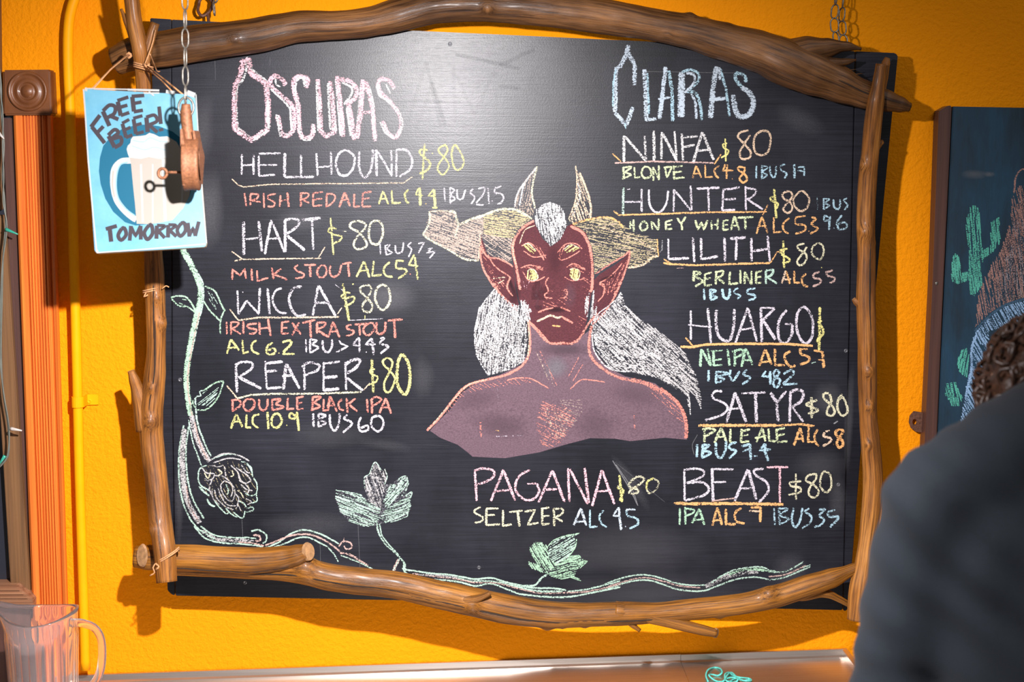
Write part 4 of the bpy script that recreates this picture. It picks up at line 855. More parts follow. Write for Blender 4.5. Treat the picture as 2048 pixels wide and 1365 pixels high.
NAVY_ART = '''
N chalk_hill|dry-brushed pinkish hill drawn in chalk
O 1536 0 2.666
!HT 3.4 .74 80 4 0 1300,1060 1340,990 1370,990 1370,1240 1290,1365 1230,1365 1290,1180
O 1536 400 2.666
!HT 3.4 .74 80 4 0 1365,0 1330,60 1290,200 1200,330 1140,450 1110,560 1108,680 1170,610 1260,560 1365,530
!HN 3.4 .7 85 4.4 0 1365,120 1290,260 1220,420 1230,540 1365,510
!Hv 3 .6 80 6 0 1365,480 1240,490 1250,540 1365,530
O 1536 0 2.666
!HN 3.4 .6 80 5 0 1365,1010 1330,1100 1290,1250 1365,1365
T4~ 1310,1030 1315,1000 1320,950 1350,905 1400,910 .8
N chalk_dome|pale blue dome shape drawn in chalk
O 1536 400 2.666
!HL 3.4 .8 60 3.8 0 1365,540 1270,560 1180,620 1110,690 1085,760 1085,860 1060,980 1040,1110 1010,1300 1100,1250 1150,1000 1180,700 1365,650
Z6~ 1100,700 1180,620 1270,560 1380,525 .9 ; L6~ 1110,720 1085,800 1085,900 1055,1050 .8
N chalk_cactus|mint green chalk cactus
!HC 3.6 .86 85 3 0 1060,100 1085,30 1110,30 1130,80 1135,160 1145,270 1190,240 1190,120 1235,90 1235,230 1200,280 1140,320 1142,450 1100,515 1075,500 1070,430 1010,450 975,430 980,310 1000,285 1025,310 1030,390 1070,380 1070,260 1055,180
!HC 3.4 .86 100 3 0 1030,800 1060,790 1080,870 1060,950 1020,920 1005,870 ; !HC 3.4 .86 80 3 0 950,980 1000,970 1035,1050 1020,1100 980,1100 945,1040
N chalk_smudge|faint grey smears on the navy board|dust
O 1536 0 2.666
!Dt .3 30 10 0 1100,930 ; !Dt .4 12 6 0 1180,930
'''
# ------------------------------------------------------------------ setting
XL, XR = -2.6, 2.6
bm = bmesh.new(); add_box(bm, (XL, 0, 0), (XR, .15, 3.2)); w = obj_bm('wall_back', bm, M['wall']); tag(w, 'orange-yellow stucco wall behind the chalkboard', kind='structure')
bm = bmesh.new(); add_box(bm, (XL, -3.6, -.1), (XR, 0, 0)); fl = obj_bm('floor', bm, M['floor']); tag(fl, 'bare concrete floor in front of the bar wall', kind='structure')

# fluted casing at the left with its corner block
PL = lambda pts, d: [P(x, y, d) for x, y in pts]
def lerp(a, b, t): return a+(b-a)*t
cas = empty('trim_1', P(95, 1330, 0), 'orange stained fluted pine door casing left of the pipe', None); cas['kind'] = 'structure'
xa0, xa1, xb0, xb1 = 27.0, 64.0, 106.0, 136.0
prof = [(0, .0), (0, .026), (.05, .030), (.22, .030), (.235, .022)]
nfl = 7
for i in range(nfl):
    u = .25+i*.075
    prof += [(u, .0225), (u+.012, .027), (u+.05, .027), (u+.066, .0225)]
prof += [(.79, .0215), (.83, .0185), (.86, .027), (.93, .030), (.97, .026), (1.0, .018), (1.0, 0)]
vs, fs = [], []
top, bot = 232, 1420
for yy, xl, xr in ((top, xa0, xb0), (bot, lerp(xa0, xa1, (bot-232)/960), lerp(xb0, xb1, (bot-232)/960))):
    for u, d in prof: vs.append(P(lerp(xl, xr, u), yy, d*1.0))
n = len(prof)
for v in vs[:n]: v.z = vs[0].z
for i in range(n-1): fs.append((i, i+1, n+i+1, n+i))
fs.append(tuple(range(n))); fs.append(tuple(range(2*n-1, n-1, -1)))
obj_pd('casing_board', vs, fs, M['trim'], cas)
cb = P(52, 185, 0)
bm = prism([Vector((v.x, -.036, v.z)) for v in PL([(5, 140), (100, 139), (104, 230), (6, 231)], .036)], Vector((0, .036, 0)), .003)
blk = obj_bm('corner_block', bm, M['block'], cas); blk['label'] = 'square corner block with a turned bullseye'
def lathe_y(name, c, profile, m, parent, seg=40):
    vs, fs = [], []
    for r, y in profile:
        for k in range(seg):
            a = 2*math.pi*k/seg; vs.append((c.x+r*math.cos(a), y, c.z+r*math.sin(a)))
    for i in range(len(profile)-1):
        for k in range(seg):
            fs.append((i*seg+k, i*seg+(k+1) % seg, (i+1)*seg+(k+1) % seg, (i+1)*seg+k))
    return obj_pd(name, vs, fs, m, parent, True)
c = P(56, 183, .036)
lathe_y('bullseye', c, [(.0345, -.034), (.034, -.040), (.031, -.042), (.029, -.038), (.026, -.0365), (.0215, -.038), (.017, -.042), (.0145, -.039), (.013, -.0375), (.010, -.041), (.005, -.0435), (.0005, -.044)], M['block'], blk)
# dark window left of the casing
win = empty('window_1', P(20, 1100, 0), 'dark window with timber sash at the left edge', None); win['kind'] = 'structure'
def slab(name, pts, d0, d1, m, parent, bev=.0015):
    front = PL(pts, d1)
    return obj_bm(name, prism([Vector((p.x, -d1, p.z)) for p in front], Vector((0, d1-d0, 0)), bev), m, parent)
slab('window_pane', [(-260, 100), (62, 236), (66, 1210), (-240, 1210)], .001, .006, M['glass_dark'], win)
slab('window_jamb', [(4, 236), (30, 236), (66, 1200), (48, 1200)], .006, .016, M['darkframe'], win)
slab('window_sash', [(-24, 430), (8, 430), (60, 1190), (22, 1190)], .016, .030, M['sash'], win)
slab('window_sash', [(-20, -20), (-2, -20), (3, 420), (-24, 420)], .016, .030, M['sash'], win)
sl = slab('window_sill', [(-200, 1174), (33, 1173), (66, 1200), (66, 1216), (-200, 1216)], .006, .05, M['sill'], win)
for i in range(3): slab('sill_groove', [(-200, 1179+i*8), (36+i*8, 1179+i*8), (39+i*8, 1182+i*8), (-200, 1182+i*8)], .045, .0525, M['sill'], sl, 0)
slab('apron_board', [(-200, 1216), (60, 1216), (60, 1420), (-200, 1420)], .002, .02, M['darkframe'], win)
# painted conduit
pipe = empty('conduit', P(160, 1200, 0), 'thin yellow painted conduit pipe running down the wall', 'pipe')
pp = [P(x, y, .027) for x, y in ((172, -60), (152, -10), (140, 30), (136, 80), (137, 150), (141, 240), (147, 480), (153, 700), (159, 950), (167, 1200), (171, 1340))]
thin_tube('pipe', pp, .0088, M['yellow_paint'], pipe, seg=20, step=.02)
bm = bmesh.new(); q = P(157, 804, .027)
pr = []
for k in range(9):
    a = math.pi*k/8; pr.append((q.x-.0100*math.cos(a), -.027-.0100*math.sin(a)))
pr = [(pr[0][0], -.001)]+pr+[(pr[-1][0], -.003), (pr[-1][0]+.019, -.003), (pr[-1][0]+.019, -.0005)]
pr = pr+[(x-.0016, y-.0014) for x, y in pr[::-1]]
va = [bm.verts.new((x, y, q.z+.0095)) for x, y in pr]; vb = [bm.verts.new((x, y, q.z-.0095)) for x, y in pr]
for i in range(len(pr)): bm.faces.new((va[i], va[(i+1) % len(pr)], vb[(i+1) % len(pr)], vb[i]))
k_ = len(pr)//2
for i in range(k_-1):
    bm.faces.new((va[i], va[i+1], va[-2-i], va[-1-i])); bm.faces.new((vb[i+1], vb[i], vb[-1-i], vb[-2-i]))
bmesh.ops.recalc_face_normals(bm, faces=bm.faces)
st = obj_bm('pipe_strap', bm, M['yellow_paint'], pipe)
sc = P(179, 803, .004); lathe_y('strap_screw', sc, [(.0045, -.003), (.0042, -.0055), (.002, -.006), (.0018, -.0052), (.0002, -.0052)], M['yellow_paint'], st, 16)

# ------------------------------------------------------------------ chalkboard
BO, B1, B2 = P(300, 36, .082), P(1790, 106, .082), P(1000, 1206, .056)     # the board leans out a little at the top
NRM = (B1-BO).cross(B2-BO).normalized()
if NRM.y > 0: NRM = -NRM
BP = lambda x, y: PPL(x, y, BO, NRM)
board = empty('chalkboard', P(1024, 1225, .055), 'large black chalkboard menu framed with varnished branches', 'chalkboard')
def bslab(name, pts, m=None, d0=.058, label=None):
    f = [BP(x, y) for x, y in pts]
    o = obj_bm(name, prism(f, -NRM*.022, .0012), [m or M['board']], board)
    if label: o['label'] = label
    return o
bslab('panel', [(343.5, 39), (430, 43.5), (1000, 69), (1710, 102.5), (1697, 700), (1685, 1221.5), (1000, 1206), (351, 1192.5), (345, 760)], label='wide middle panel carrying the writing')
bslab('panel', [(300, 36), (342, 38.5), (343, 760), (349, 1192), (343, 1190), (335, 1182), (318, 620)], label='narrow strip at the left edge')
bslab('panel', [(1712, 102.5), (1790, 106), (1796, 111), (1768, 400), (1750, 600), (1722, 900), (1697, 1218), (1690, 1224), (1687, 1221.5), (1699, 700)], label='narrow strip at the right edge')
for x, y in ((958, 1136), (1677, 970), (1692, 702), (642, 1131), (366, 900), (900, 88), (360, 760), (490, 1166)):
    q = BP(x, y); lathe_y('screw', q, [(.0036, q.y-.0001), (.0034, q.y-.0007), (.0022, q.y-.0009), (.0016, q.y-.0004), (.0002, q.y-.0004)], M['screw'], board, 14)
proj = BP
parse(CHALK_DUST, proj, NRM, board, M, .00005)
parse(CHALK_ART, proj, NRM, board, M, .00025)
parse(CHALK_TEXT, proj, NRM, board, M, .00025+.0002)

# branches of the frame
def branch(name, pts, mat_, parent=None, seed=1, seg=36, knob=.07, label=None, prongs=(), nubs=(), ends=1, cracks=()):
    """pts: (px, py, radius px, depth of centre)"""
    def tubeof(pts, seg, seed, cap=True, kn=knob):
        P3 = [Vector((*P(x, y, d),)) for x, y, r, d in pts]
        k4 = [Vector((p.x, p.y, p.z, )) for p in P3]
        path = catmull(k4, .0045)
        # radii follow along by nearest projection
        cum = [0.0]
        for a, b_ in zip(P3, P3[1:]): cum.append(cum[-1]+(b_-a).length)
        L = 0.0; tot = sum((b_-a).length for a, b_ in zip(path, path[1:])); rr = []
        for i, p in enumerate(path):
            if i: L += (p-path[i-1]).length
            s = L/tot*cum[-1]; j = 0
            while j < len(cum)-2 and cum[j+1] < s: j += 1
            t = (s-cum[j])/max(1e-6, cum[j+1]-cum[j]); t = max(0, min(1, t)); t = t*t*(3-2*t)
            r0, r1 = pts[j][2], pts[j+1][2]; rr.append((r0+(r1-r0)*t)*.000875)
        return path, rr, tube_mesh(path, rr, seg, kn, seed, cap, end_mi=1)
    path, rr, (v, f, mi, rs) = tubeof(pts, seg, seed)
    for pi, pr_ in enumerate(prongs):
        _, _, (v2, f2, m2, r2) = tubeof(pr_, 18, seed+20+pi, True, .10)
        o_ = len(v); v += v2; f += [tuple(i+o_ for i in q) for q in f2]; mi += m2; rs += r2
    for (x, y, r, d) in nubs:       # swollen knots pushed out of the bark, the grain flowing round them
        c_ = P(x, y, d); rad = r*.000875*1.5
        for i, q in enumerate(v):
            dv = q-c_
            if dv.length < rad*2.2:
                cen = min(path, key=lambda p_: (p_-q).length_squared); g_ = math.exp(-(dv.length/rad)**2); out_ = (q-cen)
                if out_.length > 1e-5: v[i] = q+out_.normalized()*(rad*.55*g_)
                rs[i] = (rs[i][0]+.05*g_, rs[i][1]+.012*g_, rs[i][2]-.012*g_)
    o = tube_obj(name, v, f, mi, rs, [mat_, M['end_grain']], parent if parent is not None else board)
    if label: o['label'] = label
    for (t0, t1, ang) in cracks:    # weathered splits running along the branch
        i0, i1 = int(t0*(len(path)-1)), int(t1*(len(path)-1)); pts3 = []
        for i in range(i0, i1):
            t = (path[min(i+1, len(path)-1)]-path[i-1]).normalized(); side = t.cross(Vector((0, -1, 0))).normalized(); fr = side.cross(t).normalized()
            if fr.y > 0: fr = -fr
            a = math.radians(ang+2*math.sin(i*.12)+5*mnoise.noise(Vector((i*.08, seed, 1))))
            r = rr[i]*(1.012+.012*math.sin(i*1.7)); up_ = Vector((0, 0, 1))-t*t.z; up_.normalize()
            pts3.append(path[i]+(fr*math.cos(a)+up_*math.sin(a))*r)
        if len(pts3) > 3:
            n_ = len(pts3); rad = [.0011*math.sin(math.pi*(j+.5)/n_)**.5+.0002 for j in range(n_)]
            cv, cf, cm, cr = tube_mesh(pts3, rad, 6, cap=False)
            obj_pd('split', cv, cf, M['crack'], o, False)
    return o
top = branch('frame_branch', [(232, 122, 27, .115), (270, 108, 32, .12), (340, 96, 34, .122), (400, 86, 34, .122), (460, 78, 33, .122), (520, 69, 33, .12), (600, 53, 29, .12), (680, 50, 27, .12), (740, 44, 28, .12), (800, 30, 32, .12), (860, 14, 33, .12), (930, 8, 33, .12), (1000, 10, 33, .12), (1080, 16, 34, .12), (1150, 24, 34, .12), (1220, 35, 33, .12), (1300, 49, 31, .12), (1380, 64, 32, .12), (1450, 84, 35, .12), (1520, 104, 40, .122), (1575, 126, 44, .125), (1620, 145, 42, .125), (1670, 165, 36, .122), (1720, 186, 28, .12), (1770, 201, 22, .12), (1800, 209, 16, .12), (1820, 215, 9, .12)],
    M['branch_dark'], seed=1, seg=44, label='long arched top branch, broken and hollow at its right end',
    prongs=[[(1560, 118, 34, .125), (1610, 104, 30, .125), (1650, 97, 20, .128), (1690, 93, 10, .128), (1722, 98, 3, .125)], [(1600, 135, 30, .13), (1650, 128, 13, .135), (1690, 124, 7, .135), (1712, 120, 2, .13)]],
    nubs=[(975, 16, 7, .15), (1380, 34, 7, .125), (1455, 60, 7, .125), (468, 78, 6, .155), (1335, 74, 6, .15)], cracks=[(.90, .985, 2)])
left = branch('frame_branch', [(254, -70, 14, .19), (262, -10, 14, .185), (268, 40, 14, .182), (280, 100, 15, .18), (285, 150, 13, .17), (291, 240, 14, .155), (300, 400, 15, .13), (306, 500, 17, .115), (309, 560, 19, .112), (312, 640, 19, .112), (312, 700, 18, .112), (309, 760, 21, .112), (303, 820, 24, .114), (304, 880, 23, .118), (312, 960, 22, .128), (320, 1040, 22, .145), (328, 1100, 22, .165), (333, 1165, 20, .178)],
    M['branch'], seed=2, label='left upright branch with forked top and a sawn stub',
    prongs=[[(290, 860, 20, .115), (280, 800, 16, .115), (270, 765, 11, .118), (262, 742, 7, .12)], [(283, 125, 11, .178), (268, 80, 8, .178), (254, 45, 6, .178), (242, 18, 2.5, .178)], [(285, 145, 10, .175), (294, 105, 9, .175), (303, 70, 9, .175), (311, 46, 8, .175)]],
    nubs=[(326, 648, 7, .12), (298, 778, 6, .135), (316, 598, 6, .13), (300, 845, 8, .135), (305, 1060, 6, .165)], cracks=[(.40, .60, 3), (.56, .72, -6)])
right = branch('frame_branch', [(1762, 128, 10, .15), (1757, 165, 12, .148), (1751, 205, 16, .145), (1746, 250, 17, .135), (1741, 300, 17, .125), (1735, 360, 18, .115), (1732, 440, 18, .108), (1733, 520, 18, .106), (1732, 600, 19, .106), (1734, 680, 19, .106), (1735, 760, 19, .106), (1736, 830, 18, .106), (1742, 900, 19, .108), (1746, 960, 20, .11), (1742, 1020, 19, .115), (1734, 1080, 17, .12), (1727, 1130, 18, .125), (1720, 1180, 22, .13), (1713, 1240, 19, .132)],
    M['branch'], seed=3, label='right upright branch with knots',
    prongs=[[(1756, 200, 12, .125), (1764, 160, 11, .12), (1772, 125, 8, .12), (1775, 116, 5, .12)], [(1745, 300, 12, .12), (1758, 288, 7, .12), (1766, 283, 4, .12)], [(1724, 612, 10, .106), (1712, 603, 7, .106), (1707, 598, 4, .106)]],
    nubs=[(1728, 465, 9, .125), (1728, 330, 7, .13), (1738, 745, 6, .125), (1741, 815, 6, .125), (1735, 892, 6, .125), (1757, 486, 4, .11)], cracks=[(.22, .48, 8), (.6, .9, -25)])
bottom = branch('frame_branch', [(352, 1138, 14, 0.120), (450, 1140, 16, 0.122), (540, 1141, 19, 0.123), (600, 1143, 24, 0.124), (660, 1155, 26, 0.125), (720, 1163, 27, 0.125), (800, 1172, 28, 0.125), (880, 1190, 28, 0.125), (950, 1205, 28, 0.125), (1020, 1220, 29, 0.125), (1100, 1230, 27, 0.125), (1180, 1230, 24, 0.125), (1250, 1228, 24, 0.125), (1320, 1226, 20, 0.125), (1400, 1218, 21, 0.125), (1480, 1209, 21, 0.125), (1550, 1194, 23, 0.125), (1610, 1175, 23, 0.125), (1660, 1159, 20, 0.125), (1700, 1142, 13, 0.122), (1722, 1132, 10, 0.120)],
    M['branch_pale'], seed=4, seg=40, label='long curved bottom branch with twig stubs',
    prongs=[[(1230, 1225, 22, 0.125), (1290, 1232, 14, 0.130), (1350, 1247, 12, 0.132), (1400, 1260, 11, 0.132), (1432, 1267, 9, 0.132)], [(920, 1200, 16, 0.135), (950, 1199, 8, 0.145), (972, 1191, 6, 0.150), (980, 1186, 5, 0.150)], [(1255, 1240, 9, 0.130), (1264, 1250, 6, 0.130), (1280, 1262, 4, 0.130)], [(1600, 1185, 18, 0.122), (1650, 1187, 9, 0.122), (1675, 1197, 7, 0.120), (1700, 1211, 6, 0.118)]],
    nubs=[(1094, 1258, 8, 0.125), (1125, 1257, 4, 0.125), (1170, 1253, 5, 0.125), (712, 1200, 6, 0.125), (1440, 1238, 6, 0.125), (1538, 1188, 10, 0.135), (612, 1150, 9, 0.135), (610, 1122, 14, 0.130), (945, 1215, 9, 0.145)], cracks=[(.02, .34, -6), (.34, .62, -14), (.62, .70, -20)])
log = branch('frame_branch', [(270, 1114, 21, 0.128), (300, 1116, 25, 0.128), (350, 1116, 26, 0.128), (420, 1119, 26, 0.128), (500, 1122, 27, 0.128), (560, 1118, 26, 0.130), (592, 1112, 22, 0.135), (616, 1105, 17, 0.140)],
    M['branch_pale'], seed=5, seg=40, label='short thick lower left log with a sawn round end', cracks=[(.2, .9, -38)])
# the pale sawn faces
def disc_face(name, cx, cy, d, rx, ry, nrm, parent):
    c_ = P(cx, cy, d); n_ = Vector(nrm).normalized(); u = n_.cross(Vector((0, 0, 1))).normalized(); v_ = u.cross(n_)
    vs = [c_+n_*.002]; fs = []
    for ring in (.5, .9, 1.0):
        for k in range(24):
            a = 2*math.pi*k/24; vs.append(c_+u*(math.cos(a)*rx*ring)+v_*(math.sin(a)*ry*ring)+n_*(.002 if ring < 1 else -.002))
    for k in range(24): fs.append((0, 1+k, 1+(k+1) % 24))
    for j in range(2):
        for k in range(24): a0 = 1+j*24+k; a1 = 1+j*24+(k+1) % 24; fs.append((a0, a0+24, a1+24, a1))
    return obj_pd(name, vs, fs, M['end_grain'], parent, False)
disc_face('sawn_face', 617, 1104, .144, .0135, .0165, (.9, -.75, .25), log)
disc_face('sawn_face', 284, 1112, .152, .011, .0205, (-.55, -1, .1), log)
disc_face('sawn_face', 1432, 1267, .132, .008, .009, (1, -.7, -.1), bottom)
# twine lashings
def lash(cx, cy, d, r, tilt, turns, parent, name='twine_lashing'):
    pts3 = []; c_ = P(cx, cy, d)
    for i in range(turns*14+1):
        a = 2*math.pi*i/14; off = (i/14-turns/2)*.0032
        pts3.append(c_+Vector((math.cos(a)*r, math.sin(a)*r, off+math.cos(a)*r*tilt)))
    v, f, mi, _ = tube_mesh(pts3, [.0013]*len(pts3), 6, cap=False)
    return obj_pd(name, v, f, M['twine'], parent, True)
lash(334, 1112, .168, .0205, .55, 2, left)
thin_tube('twine_end', [P(311, 1128, .185), P(306, 1136, .187), P(309, 1146, .186), P(300, 1152, .185)], .0012, M['twine'], left)
thin_tube('twine_end', [P(311, 1128, .185), P(318, 1134, .188), P(312, 1140, .187)], .0018, M['twine'], left)
lash(306, 580, .112, .0168, .2, 2, left)
thin_tube('twine_end', [P(292, 586, .132), P(288, 594, .134), P(296, 590, .135)], .0012, M['twine'], left)
thin_tube('twine_end', [P(324, 578, .13), P(332, 572, .13), P(338, 575, .13)], .001, M['twine'], left)
lash(287, 135, .18, .0155, -.3, 3, left)
thin_tube('twine_end', [P(300, 108, .185), P(308, 128, .16), P(314, 142, .14), P(320, 143, .13)], .0011, M['twine'], left)
thin_tube('twine_end', [P(311, 60, .19), P(304, 90, .192), P(290, 128, .195)], .0012, M['twine'], left)
# small spikes of bare wood where the arch was broken off
for i in range(7):
    x0, y0 = 1655+i*10+R.uniform(-4, 4), 134+i*3+R.uniform(-4, 3)
    thin_tube('wood_splinter', [P(x0-24, y0, .128), P(x0-8, y0-4, .134), P(x0+5+i, y0-7, .132)], .0022, M['branch_dark'], top, r_end=.0005, seg=6)

# ------------------------------------------------------------------ chains
def link_mesh(h, w, r):
    vs, fs, ring = [], [], []
    n = 20; pts3 = []
    for i in range(n):
        a = 2*math.pi*i/n; x = (w/2-r)*math.cos(a); z = (h/2-r)*math.sin(a)
        x = math.copysign(min(abs(x)*1.15, w/2-r), x); pts3.append(Vector((x, 0, z)))
    for i, p in enumerate(pts3):
        t = (pts3[(i+1) % n]-pts3[i-1]).normalized(); nn = Vector((0, 1, 0)); bb = t.cross(nn)
        for k in range(8):
            a = 2*math.pi*k/8; vs.append(p+nn*(r*math.cos(a))+bb*(r*math.sin(a)))
    for i in range(n):
        for k in range(8):
            j = (i+1) % n; fs.append((i*8+k, i*8+(k+1) % 8, j*8+(k+1) % 8, j*8+k))
    me = bpy.data.meshes.new('link'); me.from_pydata([tuple(v) for v in vs], [], fs); me.materials.append(M['steel'])
    for p in me.polygons: p.use_smooth = True
    return me
def chain(name, pts, h, w, r, label, cat='chain', twist=(20, 75), up_extra=0):
    """links strung along a 3D polyline from its first point down"""
    pts = [Vector(p) for p in pts]; root = empty(name, pts[0], label, cat)
    me = link_mesh(h, w, r); pitch = h-2.3*r; path = resample(pts, .0005)
    acc = 0; last = path[0]; i = 0; need = 0
    for q in path:
        acc += (q-last).length; last = q
        if acc >= need:
            j = path.index(q); t = (path[min(j+20, len(path)-1)]-path[max(0, j-20)]).normalized()
            o = bpy.data.objects.new('link', me); COL.objects.link(o)
            rot = t.to_track_quat('-Z', 'Y').to_matrix() @ Matrix.Rotation(math.radians(twist[i % 2]+R.uniform(-8, 8)), 3, 'Z')
            o.parent = root; o.location = q-root.location; o.rotation_euler = rot.to_euler(); i += 1; need += pitch
    return root
CD = .40
cxp = [P(369, -70, CD), P(370, 10, CD), P(371, 190, CD)]
chain('hanging_chain', [cxp[2], cxp[1], cxp[0]], .0305, .0135, .0013, 'slack steel chain hanging in front of the blue sign, holding the pulley', twist=(5, 40))
chain('hanging_chain', [P(443, -60, .06), P(428, 18, .068), P(437, 38, .074)], .026, .013, .0016, 'steel chain with a hook at the top left of the chalkboard', twist=(20, 70))
hk = [P(398, 8, .04), P(396, 22, .05), P(405, 32, .056), P(420, 22, .05), P(425, 5, .04), P(412, -8, .04), P(400, 0, .04)]
hooko = empty('wall_hook', P(410, 40, .03), 'dark ring hook on the wall above the top branch', 'hook')
thin_tube('ring', hk+[hk[0]], .0028, M['rust_dark'], hooko); thin_tube('shank', [P(415, 26, .052), P(417, 40, .06), P(418, 54, .07)], .0028, M['rust_dark'], hooko)
chain('hanging_chain', [P(1672, 78, .075), P(1668, 40, .07), P(1676, -50, .06)], .027, .0165, .0014, 'left strand of steel chain above the right end of the arch', twist=(5, 60))
chain('hanging_chain', [P(1687, 84, .07), P(1683, 40, .065), P(1690, -50, .055)], .027, .0165, .0014, 'right strand of steel chain above the right end of the arch', twist=(30, 75))

# ------------------------------------------------------------------ blue hanging sign
c0, c1, c3 = P(165, 178, .315), P(389, 190, .30), P(190, 507, .355)
SN = (c1-c0).cross(c3-c0).normalized()
if SN.y > 0: SN = -SN
SP = lambda x, y: PPL(x, y, c0, SN)
sign = empty('hanging_sign', (SP(165, 178)+SP(389, 190))/2, 'small blue sign hung on twine reading FREE BEER! TOMORROW', 'sign')
cor = [SP(x, y) for x, y in ((166, 182), (172, 178), (384, 189), (390, 194), (413, 488), (410, 494), (194, 507), (189, 502))]
bm = prism(cor, -SN*.016, .001)
for f in bm.faces: f.material_index = 0 if f.normal.dot(SN) > .9 else 1
obj_bm('sign_board', bm, [M['sign_blue'], M['sign_side']], sign)
parse(SIGN_PRINT, SP, SN, sign, M, .0003)
thin_tube('hanging_twine', [SP(181, 172)-SN*.008+Vector((0, 0, -.004)), P(220, 140, .24), P(257, 108, .20)], .0015, M['twine'], sign, smooth_path=False)
thin_tube('hanging_twine', [SP(184, 172)-SN*.006+Vector((0, 0, -.004)), P(221, 139, .242), P(258, 109, .203)], .0012, M['twine'], sign, smooth_path=False)
thin_tube('hanging_twine', [SP(368, 190)-SN*.006, P(330, 160, .255), P(292, 131, .20)], .0013, M['twine'], sign, smooth_path=False)
thin_tube('hanging_twine', [SP(350, 188)-SN*.006, P(322, 160, .24), P(290, 134, .20)], .0012, M['twine'], sign, smooth_path=False)
thin_tube('twine_knot', [P(252, 112, .2), P(258, 106, .203), P(262, 112, .2), P(256, 116, .2)], .0022, M['twine'], sign)
thin_tube('twine_knot', [P(288, 128, .2), P(294, 134, .203), P(298, 128, .2), P(292, 138, .2)], .0022, M['twine'], sign)

# ------------------------------------------------------------------ rusty pulley
PD = .405
pul = empty('pulley', P(374, 200, PD), 'rusty iron pulley block hanging on the chain in front of the sign', 'pulley')
rg = [P(372+15*math.sin(a), 215-20*math.cos(a), PD) for a in [2*math.pi*k/16 for k in range(17)]]
o = thin_tube('ring', rg, .0018, M['steel'], pul)
# hook shank: a stout round-headed eye
v, f, mi, rs = tube_mesh(catmull([P(372, 207, PD), P(372, 222, PD), P(375, 250, PD), P(378, 275, PD)], .003), [.0065]*3+[.0088]*100, 16)
sh = [P(372, 208, PD), P(372, 224, PD), P(374, 250, PD), P(377, 282, PD)]
path = catmull(sh, .003); rr = [.0062+.0022*min(1, i/5) for i in range(len(path))]
v, f, mi, rs = tube_mesh(path, rr, 18, .05, 3, end_mi=0); obj_pd('hook_shank', v, f, M['rust'], pul, True)
def plate(name, outline, d0, d1, m, parent, bev=.001):
    fr = [P(x, y, d1) for x, y in outline]
    return obj_bm(name, prism([Vector((p.x, -d1, p.z)) for p in fr], Vector((0, d1-d0, 0)), bev), m, parent)
# cheeks seen edge on, the wheel between them
plate('cheek', [(360, 258), (364, 257), (370, 300), (370, 372), (364, 371), (361, 330)], PD-.03, PD+.026, M['rust'], pul)
plate('cheek', [(384, 262), (388, 260), (394, 292), (399, 312), (397, 340), (395, 370), (391, 368), (393, 320)], PD-.03, PD+.012, M['rust'], pul)
cw = P(383, 329, PD); vs, fs = [], []
prof2 = [(-.0120, .024), (-.0118, .0375), (-.0105, .0385), (-.006, .0378), (0, .0372), (.006, .0378), (.0105, .0385), (.0118, .0375), (.0120, .024)]
vd = (cw-CAM); vd.z = 0; vd.normalize(); ax = Vector((vd.y, -vd.x, 0)); ax = (ax-vd*.10).normalized(); ay = Vector((-ax.y, ax.x, 0)); az = Vector((0, 0, 1)); ns = 36
for xo, r in prof2:
    for k in range(ns): a = 2*math.pi*k/ns; vs.append(cw+ax*xo+ay*(math.cos(a)*r)+az*(math.sin(a)*r*1.02))
for i in range(len(prof2)-1):
    for k in range(ns): fs.append((i*ns+k, i*ns+(k+1) % ns, (i+1)*ns+(k+1) % ns, (i+1)*ns+k))
fs.append(tuple(range(ns))); fs.append(tuple(range(len(vs)-ns, len(vs)))[::-1]); obj_pd('wheel', vs, fs, M['rust'], pul, True)
thin_tube('axle_pin', [P(363, 345, PD+.01), P(337, 345, PD+.01)], .0021, M['rust'], pul)
er = [P(325+8.5*math.cos(a), 347+9.5*math.sin(a), PD+.01) for a in [2*math.pi*k/16 for k in range(17)]]
thin_tube('pin_eye', er, .0023, M['rust'], pul)

# ------------------------------------------------------------------ string lights at the left
sl_ = empty('string_light', P(10, 700, .05), 'thin dark string-light cable with mini bulbs at the left edge', 'string light')
cpts = [(-6, 100), (2, 170), (3, 230), (8, 290), (5, 350), (9, 400), (11, 450), (6, 520), (4, 600), (2, 700), (6, 780), (16, 850), (18, 900), (12, 920), (-4, 935)]
thin_tube('cable', [P(x, y, .05) for x, y in cpts], .0016, M['cable'], sl_, step=.01)
thin_tube('cable', [P(x+3*math.sin(y*.06), y+4, .053) for x, y in cpts], .0013, M['cable'], sl_, step=.01)
for x, y, x2, y2, m in ((12, 459, 36, 469, 'bulb_green'), (10, 912, -2, 930, 'bulb_green'), (22, 858, 44, 862, 'bulb_clear'), (-6, 262, 8, 278, 'bulb_clear')):
    b_ = thin_tube('mini_bulb', [P(x, y, .054), P((x+x2)/2, (y+y2)/2, .057), P(x2, y2, .056)], .0034, M[m], sl_, r_end=.0012, seg=10)

